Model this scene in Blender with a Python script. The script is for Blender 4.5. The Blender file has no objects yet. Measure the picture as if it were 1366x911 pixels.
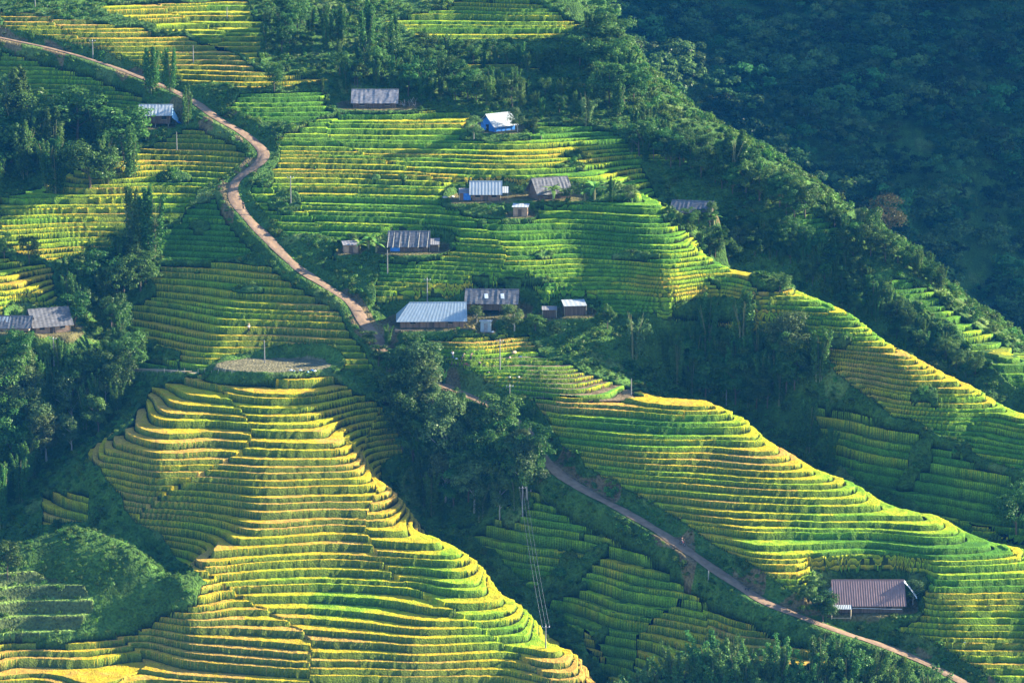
# Terraced rice hillside with farmhouses, seen across a valley with a long lens.
import bpy, bmesh, math, random
import numpy as np
from mathutils import Vector, Matrix
SCN = bpy.context.scene
COL = SCN.collection
UCOL, YROW = 1.15, 0.24
# ------------------------------------------------------------------ camera, sky, sun, exposure
SUN_EL, SUN_AZ = 21.5, 73.0
cam_d = bpy.data.cameras.new('camera'); cam = bpy.data.objects.new('camera', cam_d); COL.objects.link(cam)
cam_d.sensor_width = 36; cam_d.lens = 36*4125/1366
cam_d.clip_start = 1; cam_d.clip_end = 6000
cam.location = (0, 0, 0); cam.rotation_euler = (math.radians(90-12.0), 0, 0)
SCN.camera = cam
w = bpy.data.worlds.new('World'); SCN.world = w; w.use_nodes = True
nt = w.node_tree; bg = nt.nodes['Background']
sky = nt.nodes.new('ShaderNodeTexSky'); sky.sky_type = 'NISHITA'; sky.sun_disc = False
sky.sun_elevation = math.radians(SUN_EL); sky.sun_rotation = math.radians(SUN_AZ)
sky.altitude = 1200; sky.air_density = 1.0; sky.dust_density = 0.6; sky.ozone_density = 3.0
nt.links.new(sky.outputs[0], bg.inputs[0]); bg.inputs[1].default_value = 0.085
sun_d = bpy.data.lights.new('sun', 'SUN'); sun_d.energy = 5.0; sun_d.angle = math.radians(0.5); sun_d.color = (1.0, 0.89, 0.66)
sun = bpy.data.objects.new('sun', sun_d); COL.objects.link(sun)
_e, _a = math.radians(SUN_EL), math.radians(SUN_AZ)
TOSUN = Vector((math.sin(_a)*math.cos(_e), math.cos(_a)*math.cos(_e), math.sin(_e)))
sun.rotation_euler = TOSUN.to_track_quat('Z', 'Y').to_euler()
sun.location = (200, 600, 200)
SCN.view_settings.view_transform = 'Standard'; SCN.view_settings.look = 'None'
SCN.view_settings.exposure = 2.35; SCN.view_settings.gamma = 1.0
SCN.view_settings.use_curve_mapping = False
SCN.cycles.max_bounces = 6; SCN.cycles.diffuse_bounces = 3; SCN.cycles.transmission_bounces = 3
SCN.cycles.volume_bounces = 0; SCN.cycles.transparent_max_bounces = 8
HAZE_DENSITY = 0.00006
HAZE_COLOR = (0.04, 0.36, 1.0)
# ------------------------------------------------------------------ land form
F_PX = 4125.0                     # focal length in photo pixels (1366 wide)
PITCH = math.radians(12.0)
CP, SP = math.cos(PITCH), math.sin(PITCH)
def project(x, y, z):
    d = y*CP - z*SP
    return 683 + F_PX*x/d, 455.5 - F_PX*(y*SP + z*CP)/d
def ray(u, v):                    # direction with y = 1
    a = (u-683)/F_PX; b = (455.5-v)/F_PX
    dy = CP + b*SP; dz = -SP + b*CP
    return a/dy, dz/dy
def pt(u, v, Y):
    a, t = ray(u, v); return (a*Y, Y, t*Y)
def yplane(v):
    a, t = ray(683, v); return 400.0/(0.466 - t)

FRONT = [ # u, v, metres nearer(-) or farther(+) than the mean hillside
 # big lower-left spur
 (120,905,-2),(0,880,0),(-150,900,0),(260,860,-1),(400,860,-3),(550,860,-5),(680,880,-3),(300,790,-1),(430,770,0),(560,770,-2),
 (260,740,-3),(350,700,-3),(450,700,-1),(200,640,0),(320,640,-2),(430,640,-2),(500,690,-1),(160,600,2),(280,570,0),(400,570,-2),(480,600,2),
 (230,530,3),(340,515,-1),(430,515,0),(130,620,4),
 # knoll
 (60,850,1),(0,850,0),(200,835,2),(60,780,-4),(150,790,-3),(-60,780,-4),
 # left gully under trees
 (60,640,22),(30,560,19),(0,492,8),(110,540,20),(60,500,12),(-120,600,20),(130,480,14),(150,430,16),(120,380,14),(200,350,8),
 (40,450,2),(0,430,2),(-100,430,0),(30,380,2),(-60,350,2),
 # fields left of the track
 (200,480,12),(330,485,7),(300,440,4),(450,470,3),(400,400,2),(260,400,8),(330,360,4),(250,320,6),(300,280,2),
 (60,330,6),(150,280,4),(60,270,2),(-100,300,4),(200,220,4),(290,185,2),
 # upper left
 (20,220,18),(90,190,16),(-80,180,16),(60,120,12),(150,140,10),(160,180,10),(40,40,6),(150,60,4),(250,100,2),(350,100,0),(250,40,8),(350,40,8),(-80,60,8),
 (380,145,0),(440,130,2),(450,60,8),(450,10,14),
 # main spur
 (420,250,0),(450,180,0),(520,160,0),(640,170,-1),(720,190,-2),(600,230,-3),(750,240,-4),(500,300,-1),(620,320,-5),(760,320,-5),(860,260,-4),
 (450,350,1),(560,390,-1),(700,390,-3),(840,380,-3),(940,300,-2),(570,425,0),(700,425,2),(780,430,0),(900,400,-3),(1000,400,-5),(1060,420,-4),
 (1150,460,-5),(1250,510,-6),(1340,570,-5),(1420,620,-5),
 # foot of main spur, brown cuts
 (620,480,0),(720,490,0),(800,515,1),(560,500,4),(640,530,4),
 # wooded gully between main spur and lower right spur
 (850,470,7),(950,470,12),(900,520,17),(1000,520,17),(1060,560,14),(1000,445,3),(1200,530,-3),(1300,572,-4),(1100,500,3),(1130,560,8),(1200,600,5),(1280,650,4),(1300,590,0),(1366,680,1),(1420,700,0),
 # lower right spur
 (740,550,-1),(850,560,-4),(950,590,-4),(800,610,-1),(900,660,-3),(1000,660,-6),(1050,710,-6),(1150,740,-6),(1000,740,-7),(1120,790,-7),(1250,780,-7),(1366,800,-6),(1420,830,-6),
 (1300,850,-3),(1400,880,-2),
 # track side
 (700,570,4),(740,630,4),(830,680,1),(900,720,-1),(1000,790,-5),(1150,855,0),(1290,911,0),
 # shaded slope below the track, gully
 (620,640,13),(560,640,17),(560,560,10),(590,540,8),(680,660,10),(760,680,6),(700,730,13),(800,740,8),(900,780,3),(820,820,9),(950,840,3),(1050,860,-1),(1000,911,-1),(880,905,5),(1100,911,-3),
 # top middle
 (560,110,8),(700,120,10),(600,60,12),(700,70,14),(640,15,14),(740,40,14),(560,20,14),(780,120,14),
 # far bushy ridge
 (850,215,6),(960,250,8),(1050,300,9),(1000,335,14),(1100,330,13),(1180,380,18),(1100,395,23),(1250,430,22),(1200,450,27),(1330,490,20),(1400,520,20),(1280,480,26),
]
RIDGE = [ # u, v, d_front, Y_behind (abs), dip px
 (530,655,4,567,25),(600,722,3,555,32),(645,750,2,548,34),(700,805,2,537,36),(780,880,1,522,36),(815,930,1,512,34),(860,1010,1,500,34),
 (110,700,-9,555,22),(30,730,-9,553,20),(185,733,-8,544,14),(240,766,-6,533,8),(-60,745,-12,552,15),
 (130,212,2,668,12),(30,250,2,655,12),(-80,270,2,650,10),
 (865,526,-2,574,10),(935,533,-2,582,22),(1000,560,-1,587,36),(1060,605,0,576,34),(1140,645,0,563,30),(1250,692,0,551,26),(1366,735,0,541,22),(1450,775,0,533,22),
 (950,347,-4,632,8),(1050,385,-5,628,16),(1140,425,-6,622,24),(1200,472,-7,612,28),(1290,512,-7,602,26),(1366,550,-7,594,24),(1450,600,-7,584,24),
 (830,185,4,860,70),(900,205,5,835,80),(1000,240,6,820,85),(1090,275,10,810,85),(1140,310,14,806,85),(1210,345,22,806,80),(1280,405,27,806,80),(1366,470,27,800,80),(1450,530,26,790,80),
 (800,110,12,880,40),(785,40,16,930,40),(785,-20,20,960,50),
]
ABSP = [ # u, v, Y on the far forested slope
 (850,120,860),(900,0,960),(950,120,880),(1000,200,840),(1050,0,990),(1150,100,920),(1150,240,835),(1250,0,1010),(1300,150,900),(1366,0,1010),(1366,250,860),(1300,350,825),(1366,430,810),
 (1450,100,950),(1450,350,850),(1100,-60,1060),(900,-60,1050),(1366,-60,1090),(1250,-150,1250),(900,-150,1250),(1500,-100,1200),
 (300,-40,745),(0,-40,745),(600,-40,760),(-200,0,730),(150,-120,800),(500,-120,830),(700,-60,800),
 # nearer than the frame, below it
 (0,1000,490),(300,1000,488),(600,1000,488),(1100,1010,492),(1400,1000,488),(200,1150,462),(700,1150,462),(1200,1150,462),(-200,1000,488),(1550,900,505),(1550,700,545),
 (-250,700,545),(-250,450,585),(-250,200,655),
]
def control():
    P = []
    for u, v, d in FRONT: P.append(pt(u, v, yplane(v)+d))
    for u, v, d, Yb, dip in RIDGE:
        Yf = yplane(v)+d
        P.append(pt(u, v, Yf)); P.append(pt(u, v+dip, .5*(Yf+Yb))); P.append(pt(u, v, Yb))
    for u, v, Y in ABSP: P.append(pt(u, v, Y))
    return np.array(P)
def tps_fit(P, lam):
    n = len(P); S = 100.0
    X = P[:, :2]/S
    r2 = ((X[:, None]-X[None])**2).sum(2)
    K = np.where(r2 > 0, .5*r2*np.log(np.maximum(r2, 1e-12)), 0) + lam*np.eye(n)
    Q = np.c_[np.ones(n), X]
    A = np.block([[K, Q], [Q.T, np.zeros((3, 3))]])
    return np.linalg.solve(A, np.r_[P[:, 2], 0, 0, 0]), X, S
def tps_eval(fit, x, y):
    w, X, S = fit; out = np.empty(x.size); xs = x.ravel()/S; ys = y.ravel()/S
    for i in range(0, x.size, 20000):
        j = slice(i, i+20000)
        r2 = (xs[j, None]-X[None, :, 0])**2 + (ys[j, None]-X[None, :, 1])**2
        out[j] = (.5*r2*np.log(np.maximum(r2, 1e-12)))@w[:len(X)] + w[-3] + w[-2]*xs[j] + w[-1]*ys[j]
    return out.reshape(x.shape)
def hash2(i, j, s=0):
    h = (i.astype(np.int64)*374761393 + j.astype(np.int64)*668265263 + s*2147483647) & 0xffffffff
    h = ((h ^ (h >> 13))*1274126177) & 0xffffffff
    return ((h ^ (h >> 16)) & 0xffff)/65535.0
def noise(x, y, s=0):             # smooth value noise, -1..1
    i = np.floor(x); j = np.floor(y); fx = x-i; fy = y-j
    fx = fx*fx*(3-2*fx); fy = fy*fy*(3-2*fy); i = i.astype(np.int64); j = j.astype(np.int64)
    a = hash2(i, j, s); b = hash2(i+1, j, s); c = hash2(i, j+1, s); d = hash2(i+1, j+1, s)
    return 2*(a+(b-a)*fx+(c-a)*fy+(a-b-c+d)*fx*fy)-1
def fbm(x, y, s=0, n=3):
    o = 0; a = 1; t = 0
    for k in range(n): o = o+a*noise(x*2**k, y*2**k, s+k); t += a; a *= .5
    return o/t
def sstep(a, b, x):
    t = np.clip((x-a)/(b-a), 0, 1); return t*t*(3-2*t)

# grid: columns of constant azimuth, rows of constant distance
COLS = np.concatenate([-np.geomspace(3800, 90, 46)-0, np.arange(-60, 1427, UCOL), 1366+np.geomspace(90, 3800, 46)])
ROWS = np.concatenate([np.linspace(330, 478, 50), np.arange(480, 735, YROW), np.arange(736, 800, 1.2), np.arange(800, 1090, 3.), np.linspace(1100, 2600, 40)])
SC = (COLS-683)/F_PX/CP
def base_height():
    fit = tps_fit(control(), 2e-4)
    cu = np.concatenate([np.linspace(-900, -80, 24)[:-1], np.arange(-80, 1450, 9.), np.linspace(1450, 2300, 24)[1:]])
    cy = np.concatenate([np.arange(430, 750, 2.), np.arange(750, 1350, 6.)])
    cs = (cu-683)/F_PX/CP
    gy, gs = np.meshgrid(cy, cs, indexing='ij')
    g = tps_eval(fit, gs*gy, gy)
    # bilinear-smooth resample, clamped outside
    Y = np.clip(ROWS, cy[0], cy[-1]-1e-6); U = np.clip(COLS, cu[0], cu[-1]-1e-6)
    tmp = np.empty((len(ROWS), len(cu)))
    for j in range(len(cu)): tmp[:, j] = np.interp(Y, cy, g[:, j])
    out = np.empty((len(ROWS), len(COLS)))
    for i in range(len(ROWS)): out[i] = np.interp(U, cu, tmp[i])
    k = np.array([1, 3, 4, 3, 1.])/12
    yy = ROWS[:, None]+0*SC[None]; xx = SC[None]*ROWS[:, None]
    # unseen mountain added right of the picture so that its shadow covers the far slope
    m = sstep(0, 210, xx-(165+.0*(yy-800)))*sstep(800, 960, yy+.25*(xx-200))
    out += m*190
    # land nearer than the picture drops to the valley floor; the far side climbs on
    out += -np.maximum(0, 430-yy)*.45 + np.maximum(0, yy-1350)*.35
    out += -np.maximum(0, -xx-150)*.03
    return xx, yy, out
# ------------------------------------------------------------------ land cover
# polygons are outlines of fields as they lie on the hillside; name, ripeness 0..1, step height, outline, label
FIELDS = [
 ('golden', .86, .80, [(0,14),(60,18),(110,26),(200,40),(290,58),(350,95),(440,103),(430,112),(330,118),(240,108),(170,92),(100,62),(0,58)],
  'golden ripe rice terraces at the top left above the dirt road'),
 ('upper', .60, .85, [(140,0),(335,0),(350,30),(346,85),(300,62),(230,40),(190,30),(130,12)],
  'yellow green rice terraces along the top edge left of the bamboo grove'),
 ('roadside', .38, .85, [(0,60),(100,82),(185,112),(196,140),(150,150),(60,140),(0,95)],
  'dull green rice terraces just below the dirt road at the upper left'),
 ('bend', .14, .85, [(318,122),(452,124),(440,150),(395,166),(340,158),(305,142)],
  'small green rice terraces above the bend of the dirt road'),
 ('spur', .62, .85, [(0,262),(60,245),(128,212),(180,208),(250,168),(300,166),(345,190),(330,215),(300,240),(262,250),(240,285),(160,300),(150,330),(60,345),(0,325)],
  'yellow edged rice terraces left of the dirt road below the blue tarp house'),
 ('slope', .12, .9, [(255,268),(308,258),(325,290),(345,325),(330,345),(220,345),(215,310)],
  'small bright green rice terraces left of the road under the bend'),
 ('edge', .55, .85, [(-80,338),(40,345),(68,360),(78,395),(72,426),(-80,425)],
  'yellow green rice terraces behind the two dark roofed houses at the left edge'),
 ('yard', .2, .9, [(-80,440),(80,446),(90,462),(78,486),(-80,480)],
  'short green rice terraces in front of the two dark roofed houses at the left edge'),
 ('patch', .15, .9, [(150,474),(232,478),(236,493),(160,496)],
  'small vivid green rice plot beside the wooded gully on the left'),
 ('middle', .62, 1.0, [(215,350),(300,346),(385,358),(440,382),(478,420),(494,445),(498,492),(440,494),(380,487),(330,490),(240,494),(238,470),(175,440),(180,400)],
  'dark and yellow rice terraces between the left gully and the dirt road'),
 ('front', .80, 1.0, [(205,512),(255,498),(330,502),(445,503),(500,530),(533,552),(552,640),(655,728),(805,862),(860,990),(-100,990),(-60,852),(90,856),(180,835),(262,800),(276,772),(232,742),(215,710),(180,690),(150,640),(104,604),(180,560)],
  'large golden rice terraces sweeping over the lower left spur'),
 ('hollow', .75, 1.3, [(55,655),(115,655),(118,690),(60,700)],
  'small shaded rice terraces just behind the bushy knoll'),
 ('main', .30, .74, [(350,205),(372,180),(420,158),(462,146),(560,142),(650,150),(800,170),(900,204),(1060,262),(1050,282),(955,268),(885,268),(890,297),(930,318),(948,335),(1052,370),(1145,408),(1205,450),(1295,494),(1380,532),(1460,580),(1460,660),(1366,628),(1300,600),(1200,555),(1120,500),(1080,450),(1000,440),(920,428),(800,418),(640,404),(505,418),(498,372),(505,345),(455,350),(400,335),(352,290),(335,250)],
  'broad green rice terraces covering the central hillside around the farmhouses'),
 ('cut', .38, .58, [(560,449),(708,444),(722,470),(770,492),(846,520),(850,530),(700,530),(650,516),(600,488)],
  'narrow partly harvested terraces below the long grey roofed house'),
 ('flank', .62, .82, [(705,530),(850,523),(935,518),(1003,545),(1066,588),(1144,628),(1254,675),(1366,718),(1500,785),(1500,960),(1300,905),(1150,838),(1110,812),(1040,790),(960,735),(860,670),(790,625),(745,580)],
  'striped yellow and green rice terraces on the lower right spur above the road'),
 ('foot', .70, 1.1, [(850,850),(900,800),(985,790),(1100,850),(1140,870),(1060,885),(900,900),(852,890)],
  'yellow green rice terraces just left of the bamboo at the bottom'),
 ('shade', .42, 1.3, [(706,650),(800,668),(880,716),(960,771),(1090,843),(1215,884),(1150,915),(1000,950),(850,960),(800,885),(740,815),(660,735),(610,700),(650,690)],
  'shaded rice terraces on the slope below the lower road'),
 ('dim', .30, 1.5, [(1090,540),(1150,548),(1250,590),(1366,640),(1460,680),(1460,770),(1366,728),(1250,685),(1140,640),(1100,600)],
  'dark overgrown terraces in the shade behind the lower right spur'),
 ('top', .48, .85, [(505,25),(600,6),(620,-6),(700,-6),(735,10),(775,32),(745,50),(640,52),(555,48),(545,38)],
  'dusky rice terraces at the top centre beside the dark valley'),
 ('strip', .45, .8, [(610,84),(724,86),(722,92),(612,92)],
  'single pale grassy terrace strip among the trees at the top centre'),
 ('shelf', .08, .95, [(1048,290),(1075,282),(1110,292),(1150,315),(1100,312),(1060,308)],
  'little green terraces on the bushy ridge at the right'),
 ('ridge', .10, 1.0, [(1185,362),(1215,372),(1260,405),(1300,430),(1366,468),(1450,520),(1450,560),(1366,520),(1320,490),(1280,440),(1225,405),(1180,385)],
  'grassy green terraces stepping down the far ridge at the right edge'),
]
RIPE = [ # u, v, radius u, radius v, change of ripeness
 (680,800,110,50,-.45),(600,740,70,30,-.30),(700,850,90,30,-.2),(560,830,60,60,.05),(450,800,90,30,-.35),(180,870,200,60,.08),(330,850,120,40,.15),(760,890,40,30,.3),
 (520,540,60,30,-.1),(720,205,90,20,.25),(560,200,70,10,.45),(560,240,200,12,.28),(400,225,60,40,.25),(960,262,70,15,.35),(700,300,140,30,-.12),(520,165,60,10,.1),
 (600,160,90,10,.45),(1000,400,90,30,.45),(900,380,60,20,.25),(1200,500,200,50,.42),(580,390,80,20,.3),(620,320,70,12,.22),(850,310,80,30,-.15),(1080,460,60,40,.3),
 (850,600,80,12,.15),(850,562,120,22,-.35),(1000,600,80,10,.25),(1100,700,70,30,-.38),(1250,730,120,30,-.45),(1320,770,90,18,-.5),(1300,800,90,12,.35),(1150,640,60,20,-.15),(900,700,90,40,.1),(1330,830,70,20,-.15),
 (355,450,70,12,.4),(460,390,40,20,.2),(620,455,90,5,.5),(700,452,60,8,.4),(780,540,70,8,.35),
]
ROAD_A = [(-40,44),(0,50),(60,64),(130,82),(185,104),(235,122),(265,137),(290,160),(325,178),(350,200),(345,218),(315,240),(312,262),(330,292),(362,325),(400,360),(440,385),(470,402),(488,432),(504,452),(522,478),(560,505),(600,520),(640,534),(672,548),(700,568),(718,600),(740,630),(775,655),(830,680),(890,715),(950,760),(1020,800),(1100,835),(1200,870),(1290,911),(1360,950)]
PATH_B = [(150,492),(220,494),(260,497)]
def inpoly(P, u, v):
    ins = np.zeros(u.shape, bool); n = len(P)
    for i in range(n):
        (x1, y1), (x2, y2) = P[i], P[i-1]
        if y1 == y2: continue
        c = ((y1 > v) != (y2 > v)) & (u < (x2-x1)*(v-y1)/(y2-y1)+x1)
        ins ^= c
    return ins
XX, YY, ZB = base_height()
ZB = ZB + .9*fbm(XX/38., YY/30., 5, 2)*sstep(480, 500, YY) + .35*noise(XX/11., YY/9., 9)*(YY < 780) + (YY > 770)*3.0*fbm(XX/30., YY/30., 15, 3)
def sampler(Z):
    def f(x, y):
        x = np.asarray(x, float); y = np.asarray(y, float)
        ri = np.interp(y, ROWS, np.arange(len(ROWS))); ci = np.interp(x/y, SC, np.arange(len(SC)))
        r0 = np.clip(ri.astype(int), 0, len(ROWS)-2); c0 = np.clip(ci.astype(int), 0, len(SC)-2)
        fr = ri-r0; fc = ci-c0
        return (Z[r0, c0]*(1-fr)+Z[r0+1, c0]*fr)*(1-fc)+(Z[r0, c0+1]*(1-fr)+Z[r0+1, c0+1]*fr)*fc
    return f
def make_hit(G, y0=440, y1=1300):
    ys = np.arange(y0, y1, .5)
    def hit(u, v):                # where the sight line through a photo pixel meets the land
        a, t = ray(u, v)
        g = G(a*ys, ys); k = np.argmax(g >= t*ys)
        Y = ys[k]
        if k > 0:
            d0 = t*ys[k-1]-g[k-1]; d1 = g[k]-t*ys[k]; Y = ys[k-1]+.5*d0/max(1e-6, d0+d1)
        return np.array([a*Y, Y, float(G(a*Y, Y))])
    return hit
HITB = make_hit(sampler(ZB))
def dense(poly, step=.5):
    P = [HITB(u, v) for u, v in poly]; out = []
    P = np.array(P)
    # Catmull-Rom
    for i in range(len(P)-1):
        p0 = P[max(i-1, 0)]; p1 = P[i]; p2 = P[i+1]; p3 = P[min(i+2, len(P)-1)]
        n = max(2, int(np.linalg.norm(p2-p1)/step))
        for t in np.linspace(0, 1, n, endpoint=False):
            out.append(.5*((2*p1)+(-p0+p2)*t+(2*p0-5*p1+4*p2-p3)*t*t+(-p0+3*p1-3*p2+p3)*t**3))
    out = np.array(out); z = out[:, 2].copy()
    for _ in range(500): z[1:-1] = .25*z[:-2]+.5*z[1:-1]+.25*z[2:]
    out[:, 2] = z
    return out
ROADP = dense(ROAD_A); PATHP = dense(PATH_B)
def carve(Z, P, half, blend):
    D = np.full(Z.shape, 1e9); ZR = np.zeros(Z.shape)
    for i in range(0, len(P)):
        px, py, pz = P[i]
        r0, r1 = np.searchsorted(ROWS, [py-half-blend-1, py+half+blend+1])
        c0, c1 = np.searchsorted(SC, [(px-half-blend-1)/py-.002, (px+half+blend+1)/py+.002])
        if r1 <= r0 or c1 <= c0: continue
        d = np.hypot(XX[r0:r1, c0:c1]-px, YY[r0:r1, c0:c1]-py)
        m = d < D[r0:r1, c0:c1]
        D[r0:r1, c0:c1][m] = d[m]; ZR[r0:r1, c0:c1][m] = pz
    k = sstep(half, half+blend, D)
    for _ in range(2):
        q = ZR.copy(); ok = (D < half+blend)
        for ax in (0, 1):
            for sgn in (1, -1):
                q2 = np.roll(ZR, sgn, ax); ok2 = np.roll(ok, sgn, ax); q = q+np.where(ok2, q2, ZR)
        ZR = np.where(ok, q/5, ZR)
    return np.where(D < half+blend, ZR*(1-k)+Z*k, Z), D
# level building plots: u, v of the foot of the building, half width, half depth (metres)
PADS = [(206,171,5,4),(503,146,8,4.5),(664,177,5,4.5),(646,270,6,4),(694,290,2.4,2),(733,267,6.5,3.5),(925,288,4.4,2.4),(549,338,6,4),(467,339,2.4,2),
        (577,439,9,4.5),(655,423,6.5,3.5),(766,422,3.6,2.4),(20,443,5.5,3),(58,447,6,4.5),(1158,819,7.4,4.2),(532,541,2.5,2.5),(648,444,1.6,1.4),(733,425,2,1.6)]
ZW = ZB.copy(); PADW = np.zeros(ZB.shape); PADC = []
for u, v, hw, hd in PADS:
    x, y, z = HITB(u, v); y += hd
    PADC.append((x, y, z, hw, hd))
    d = ((np.abs(XX-x)/(hw+.2))**3.2+(np.abs(YY-y)/(hd+.4))**3.2)**(1/3.2)+.12*noise(XX/2.5, YY/2.5, 17); k = 1-sstep(1.0, 1.6, d)
    ZW = ZW*(1-k)+z*k; PADW = np.maximum(PADW, k)
x, y, z = HITB(370, 496)          # bare drying ground on the crown of the lower left spur
PATCH = (x-1, y+3.5, z+.6)
dpat = np.hypot((XX-PATCH[0])/11.5, (YY-PATCH[1])/6.2); kp = 1-sstep(.95, 1.25, dpat)
ZW = ZW*(1-kp)+PATCH[2]*kp
ZW, DROAD = carve(ZW, ROADP, 1.55, 2.6)
ZW, DPATH = carve(ZW, PATHP, .5, 1.0)
UU, VV = project(XX, YY, ZW)
ju = UU + 7*noise(XX/4., YY/5., 21)+4*noise(XX/1.7, YY/2., 22); jv = VV + 4*noise(XX/5., YY/4., 23)
REG = np.full(ZB.shape, -1, np.int16)
near = (YY > 470) & (YY < 735)
farl = YY[:, :]
for i, f in enumerate(FIELDS):
    P = f[3]; us = [p[0] for p in P]; vs = [p[1] for p in P]
    m = near & (REG < 0) & (UU > min(us)-15) & (UU < max(us)+15) & (VV > min(vs)-8) & (VV < max(vs)+8)
    idx = np.nonzero(m); REG[idx] = np.where(inpoly(P, ju[idx], jv[idx]) & (YY[idx] < yplane(VV[idx])+({'main': 6, 'flank': 6, 'front': 14}.get(f[0], 99))), i, -1)
# thickets and rocky banks inside the fields: centre u, v, radii
HOLES = [(660,278,45,12),(790,255,60,12),(740,262,30,10),(545,330,42,14),(480,335,35,18),(660,180,45,9),(500,140,45,7),(925,288,50,12),(595,428,66,12),(560,438,60,7),(690,424,45,10),(770,418,50,8),(850,425,30,8),
         (1040,372,40,14),(950,410,50,16),(1160,810,62,18),(1180,760,12,4),(1000,330,30,9),(725,338,12,5),(850,340,30,5),(700,372,40,4),(640,372,14,4),(740,425,60,14),
         (380,270,22,14),(410,330,40,18),(350,235,14,12),(330,385,22,6),(235,235,24,7),(430,360,30,12),(1120,452,18,8),(265,300,14,8),(60,200,5,5)]
for hu, hv, ru, rv in HOLES:
    m = (np.abs(UU-hu) < ru*1.6) & (np.abs(VV-hv) < rv*1.6) & (REG >= 0)
    idx = np.nonzero(m)
    d = ((UU[idx]-hu)/ru)**2+((VV[idx]-hv)/rv)**2 + .35*noise(XX[idx]/3., YY[idx]/3., 31)
    r = REG[idx]; r[d < 1] = -1; REG[idx] = r
# ragged overgrown breaks inside the fields
brk = noise(XX/13., YY/5., 41)+.55*noise(XX/3.2, YY/2.2, 42)
big = np.isin(REG, [FIELDS.index(f) for f in FIELDS if f[0] in ('main', 'middle', 'spur', 'shade', 'dim', 'ridge', 'foot')])
thr = np.where(np.isin(REG, [i for i, f in enumerate(FIELDS) if f[0] in ('dim', 'shade')]), .66, .98)
REG[big & (brk > thr)] = -1
REG[(PADW > .32) | (DROAD < 3.6) | (kp > .05) | (DPATH < 1.2)] = -1
# ripeness
RI = np.zeros(ZB.shape)
for u, v, ru, rv, d in RIPE: RI += d*np.exp(-((UU-u)/ru)**2-((VV-v)/rv)**2)
Z = ZW.copy(); CLR = np.zeros(ZB.shape+(3,))
GOLD = np.array([[.055,.165,.015],[.120,.265,.015],[.255,.365,.015],[.400,.350,.014],[.460,.315,.018],[.430,.260,.050]])
def ramp(r):
    r = np.clip(r, 0, .9999)*5; k = r.astype(int); f = (r-k)[..., None]
    return GOLD[k]*(1-f)+GOLD[k+1]*f
CELL = lambda A: .25*(A[:-1, :-1]+A[1:, :-1]+A[:-1, 1:]+A[1:, 1:])
FSAME = (REG[:-1, :-1] == REG[1:, :-1]) & (REG[:-1, :-1] == REG[:-1, 1:]) & (REG[:-1, :-1] == REG[1:, 1:])
FREG = np.where(FSAME, REG[:-1, :-1], -1)
ZZ = ZW.copy(); PH = np.zeros(ZB.shape); STEP = np.gradient(YY, axis=0)
DZ = np.gradient(ZW, axis=0)
PREP = {}
for i, (name, ripe, h, P, lab) in enumerate(FIELDS):
    idx = np.nonzero(REG == i)
    if len(idx[0]) == 0: continue
    x, y, z = XX[idx], YY[idx], ZW[idx]
    ci = np.floor((x+9*noise(y/16., x/50., 50+i)+.35*y+9*np.sin(z/5.5+i))/34.)
    band = np.floor((z+.8*noise(x/30., y/30., 3))/(6.5*h))
    PH[idx] = ph = np.floor(hash2(ci, 0*ci, 60+i)*3)/3.*h
    zz = z+ph+500
    lev = lambda k: (k+.60*(hash2(k, 0*k, 70+i)-.5))*h
    k0 = np.floor(zz/h); k = k0+(zz >= lev(k0+1))-(zz < lev(k0))
    L0, L1, Lm = lev(k), lev(k+1), lev(k-1)
    f = (zz-L0)/(L1-L0)
    dfr = DZ[idx]/(L1-L0)                      # change of f per grid row
    st = STEP[idx]; rowsin = 1/np.maximum(np.abs(dfr), 1e-4)   # rows in one step
    w = np.clip(.27/np.maximum(rowsin*st, .3), .07, .42); c = np.clip(.30/np.maximum(rowsin*st, .3), .08, .22); cr = min(.6, .55*h)
    # slide the nearest grid row onto each terrace edge so that rims run clean
    best = np.full(f.shape, 9.); bt = f.copy()
    for T in (0*f, 0*f+1, w, 1-c):
        d = (T-f)/np.where(np.abs(dfr) < 1e-4, 1e-4, dfr); m = np.abs(d) < np.abs(best)
        best = np.where(m, d, best); bt = np.where(m, T, bt)
    mv = (np.abs(best) < .52) & (rowsin > 4.2)
    YY[idx] = y+np.where(mv, best*st, 0); XX[idx] = x*YY[idx]/y; x, y = XX[idx], YY[idx]
    f = np.where(mv, bt, f); ZZ[idx] = L0+f*(L1-L0)
    t = np.where(f < w-1e-6, Lm-cr+(f/w)*(L0-Lm+cr), np.where(f > 1-c, L0-cr*sstep(1-c, 1-c*.3, f), L0+.04*noise(x*2.2, y*2.2, 80)))
    t += .06*noise(x*.9, y*1.2, 81)
    Z[idx] = t-ph-500
FX, FY, FZ, FPH = CELL(XX), CELL(YY), CELL(ZZ), CELL(PH)
FVV, FUU = CELL(VV), CELL(UU); FRI = CELL(RI); FSL = CELL(DZ)/CELL(STEP)
FCLR = np.full(FREG.shape+(3,), .05); FCORN = np.full(FREG.shape+(4, 3), np.nan, np.float32)
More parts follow.
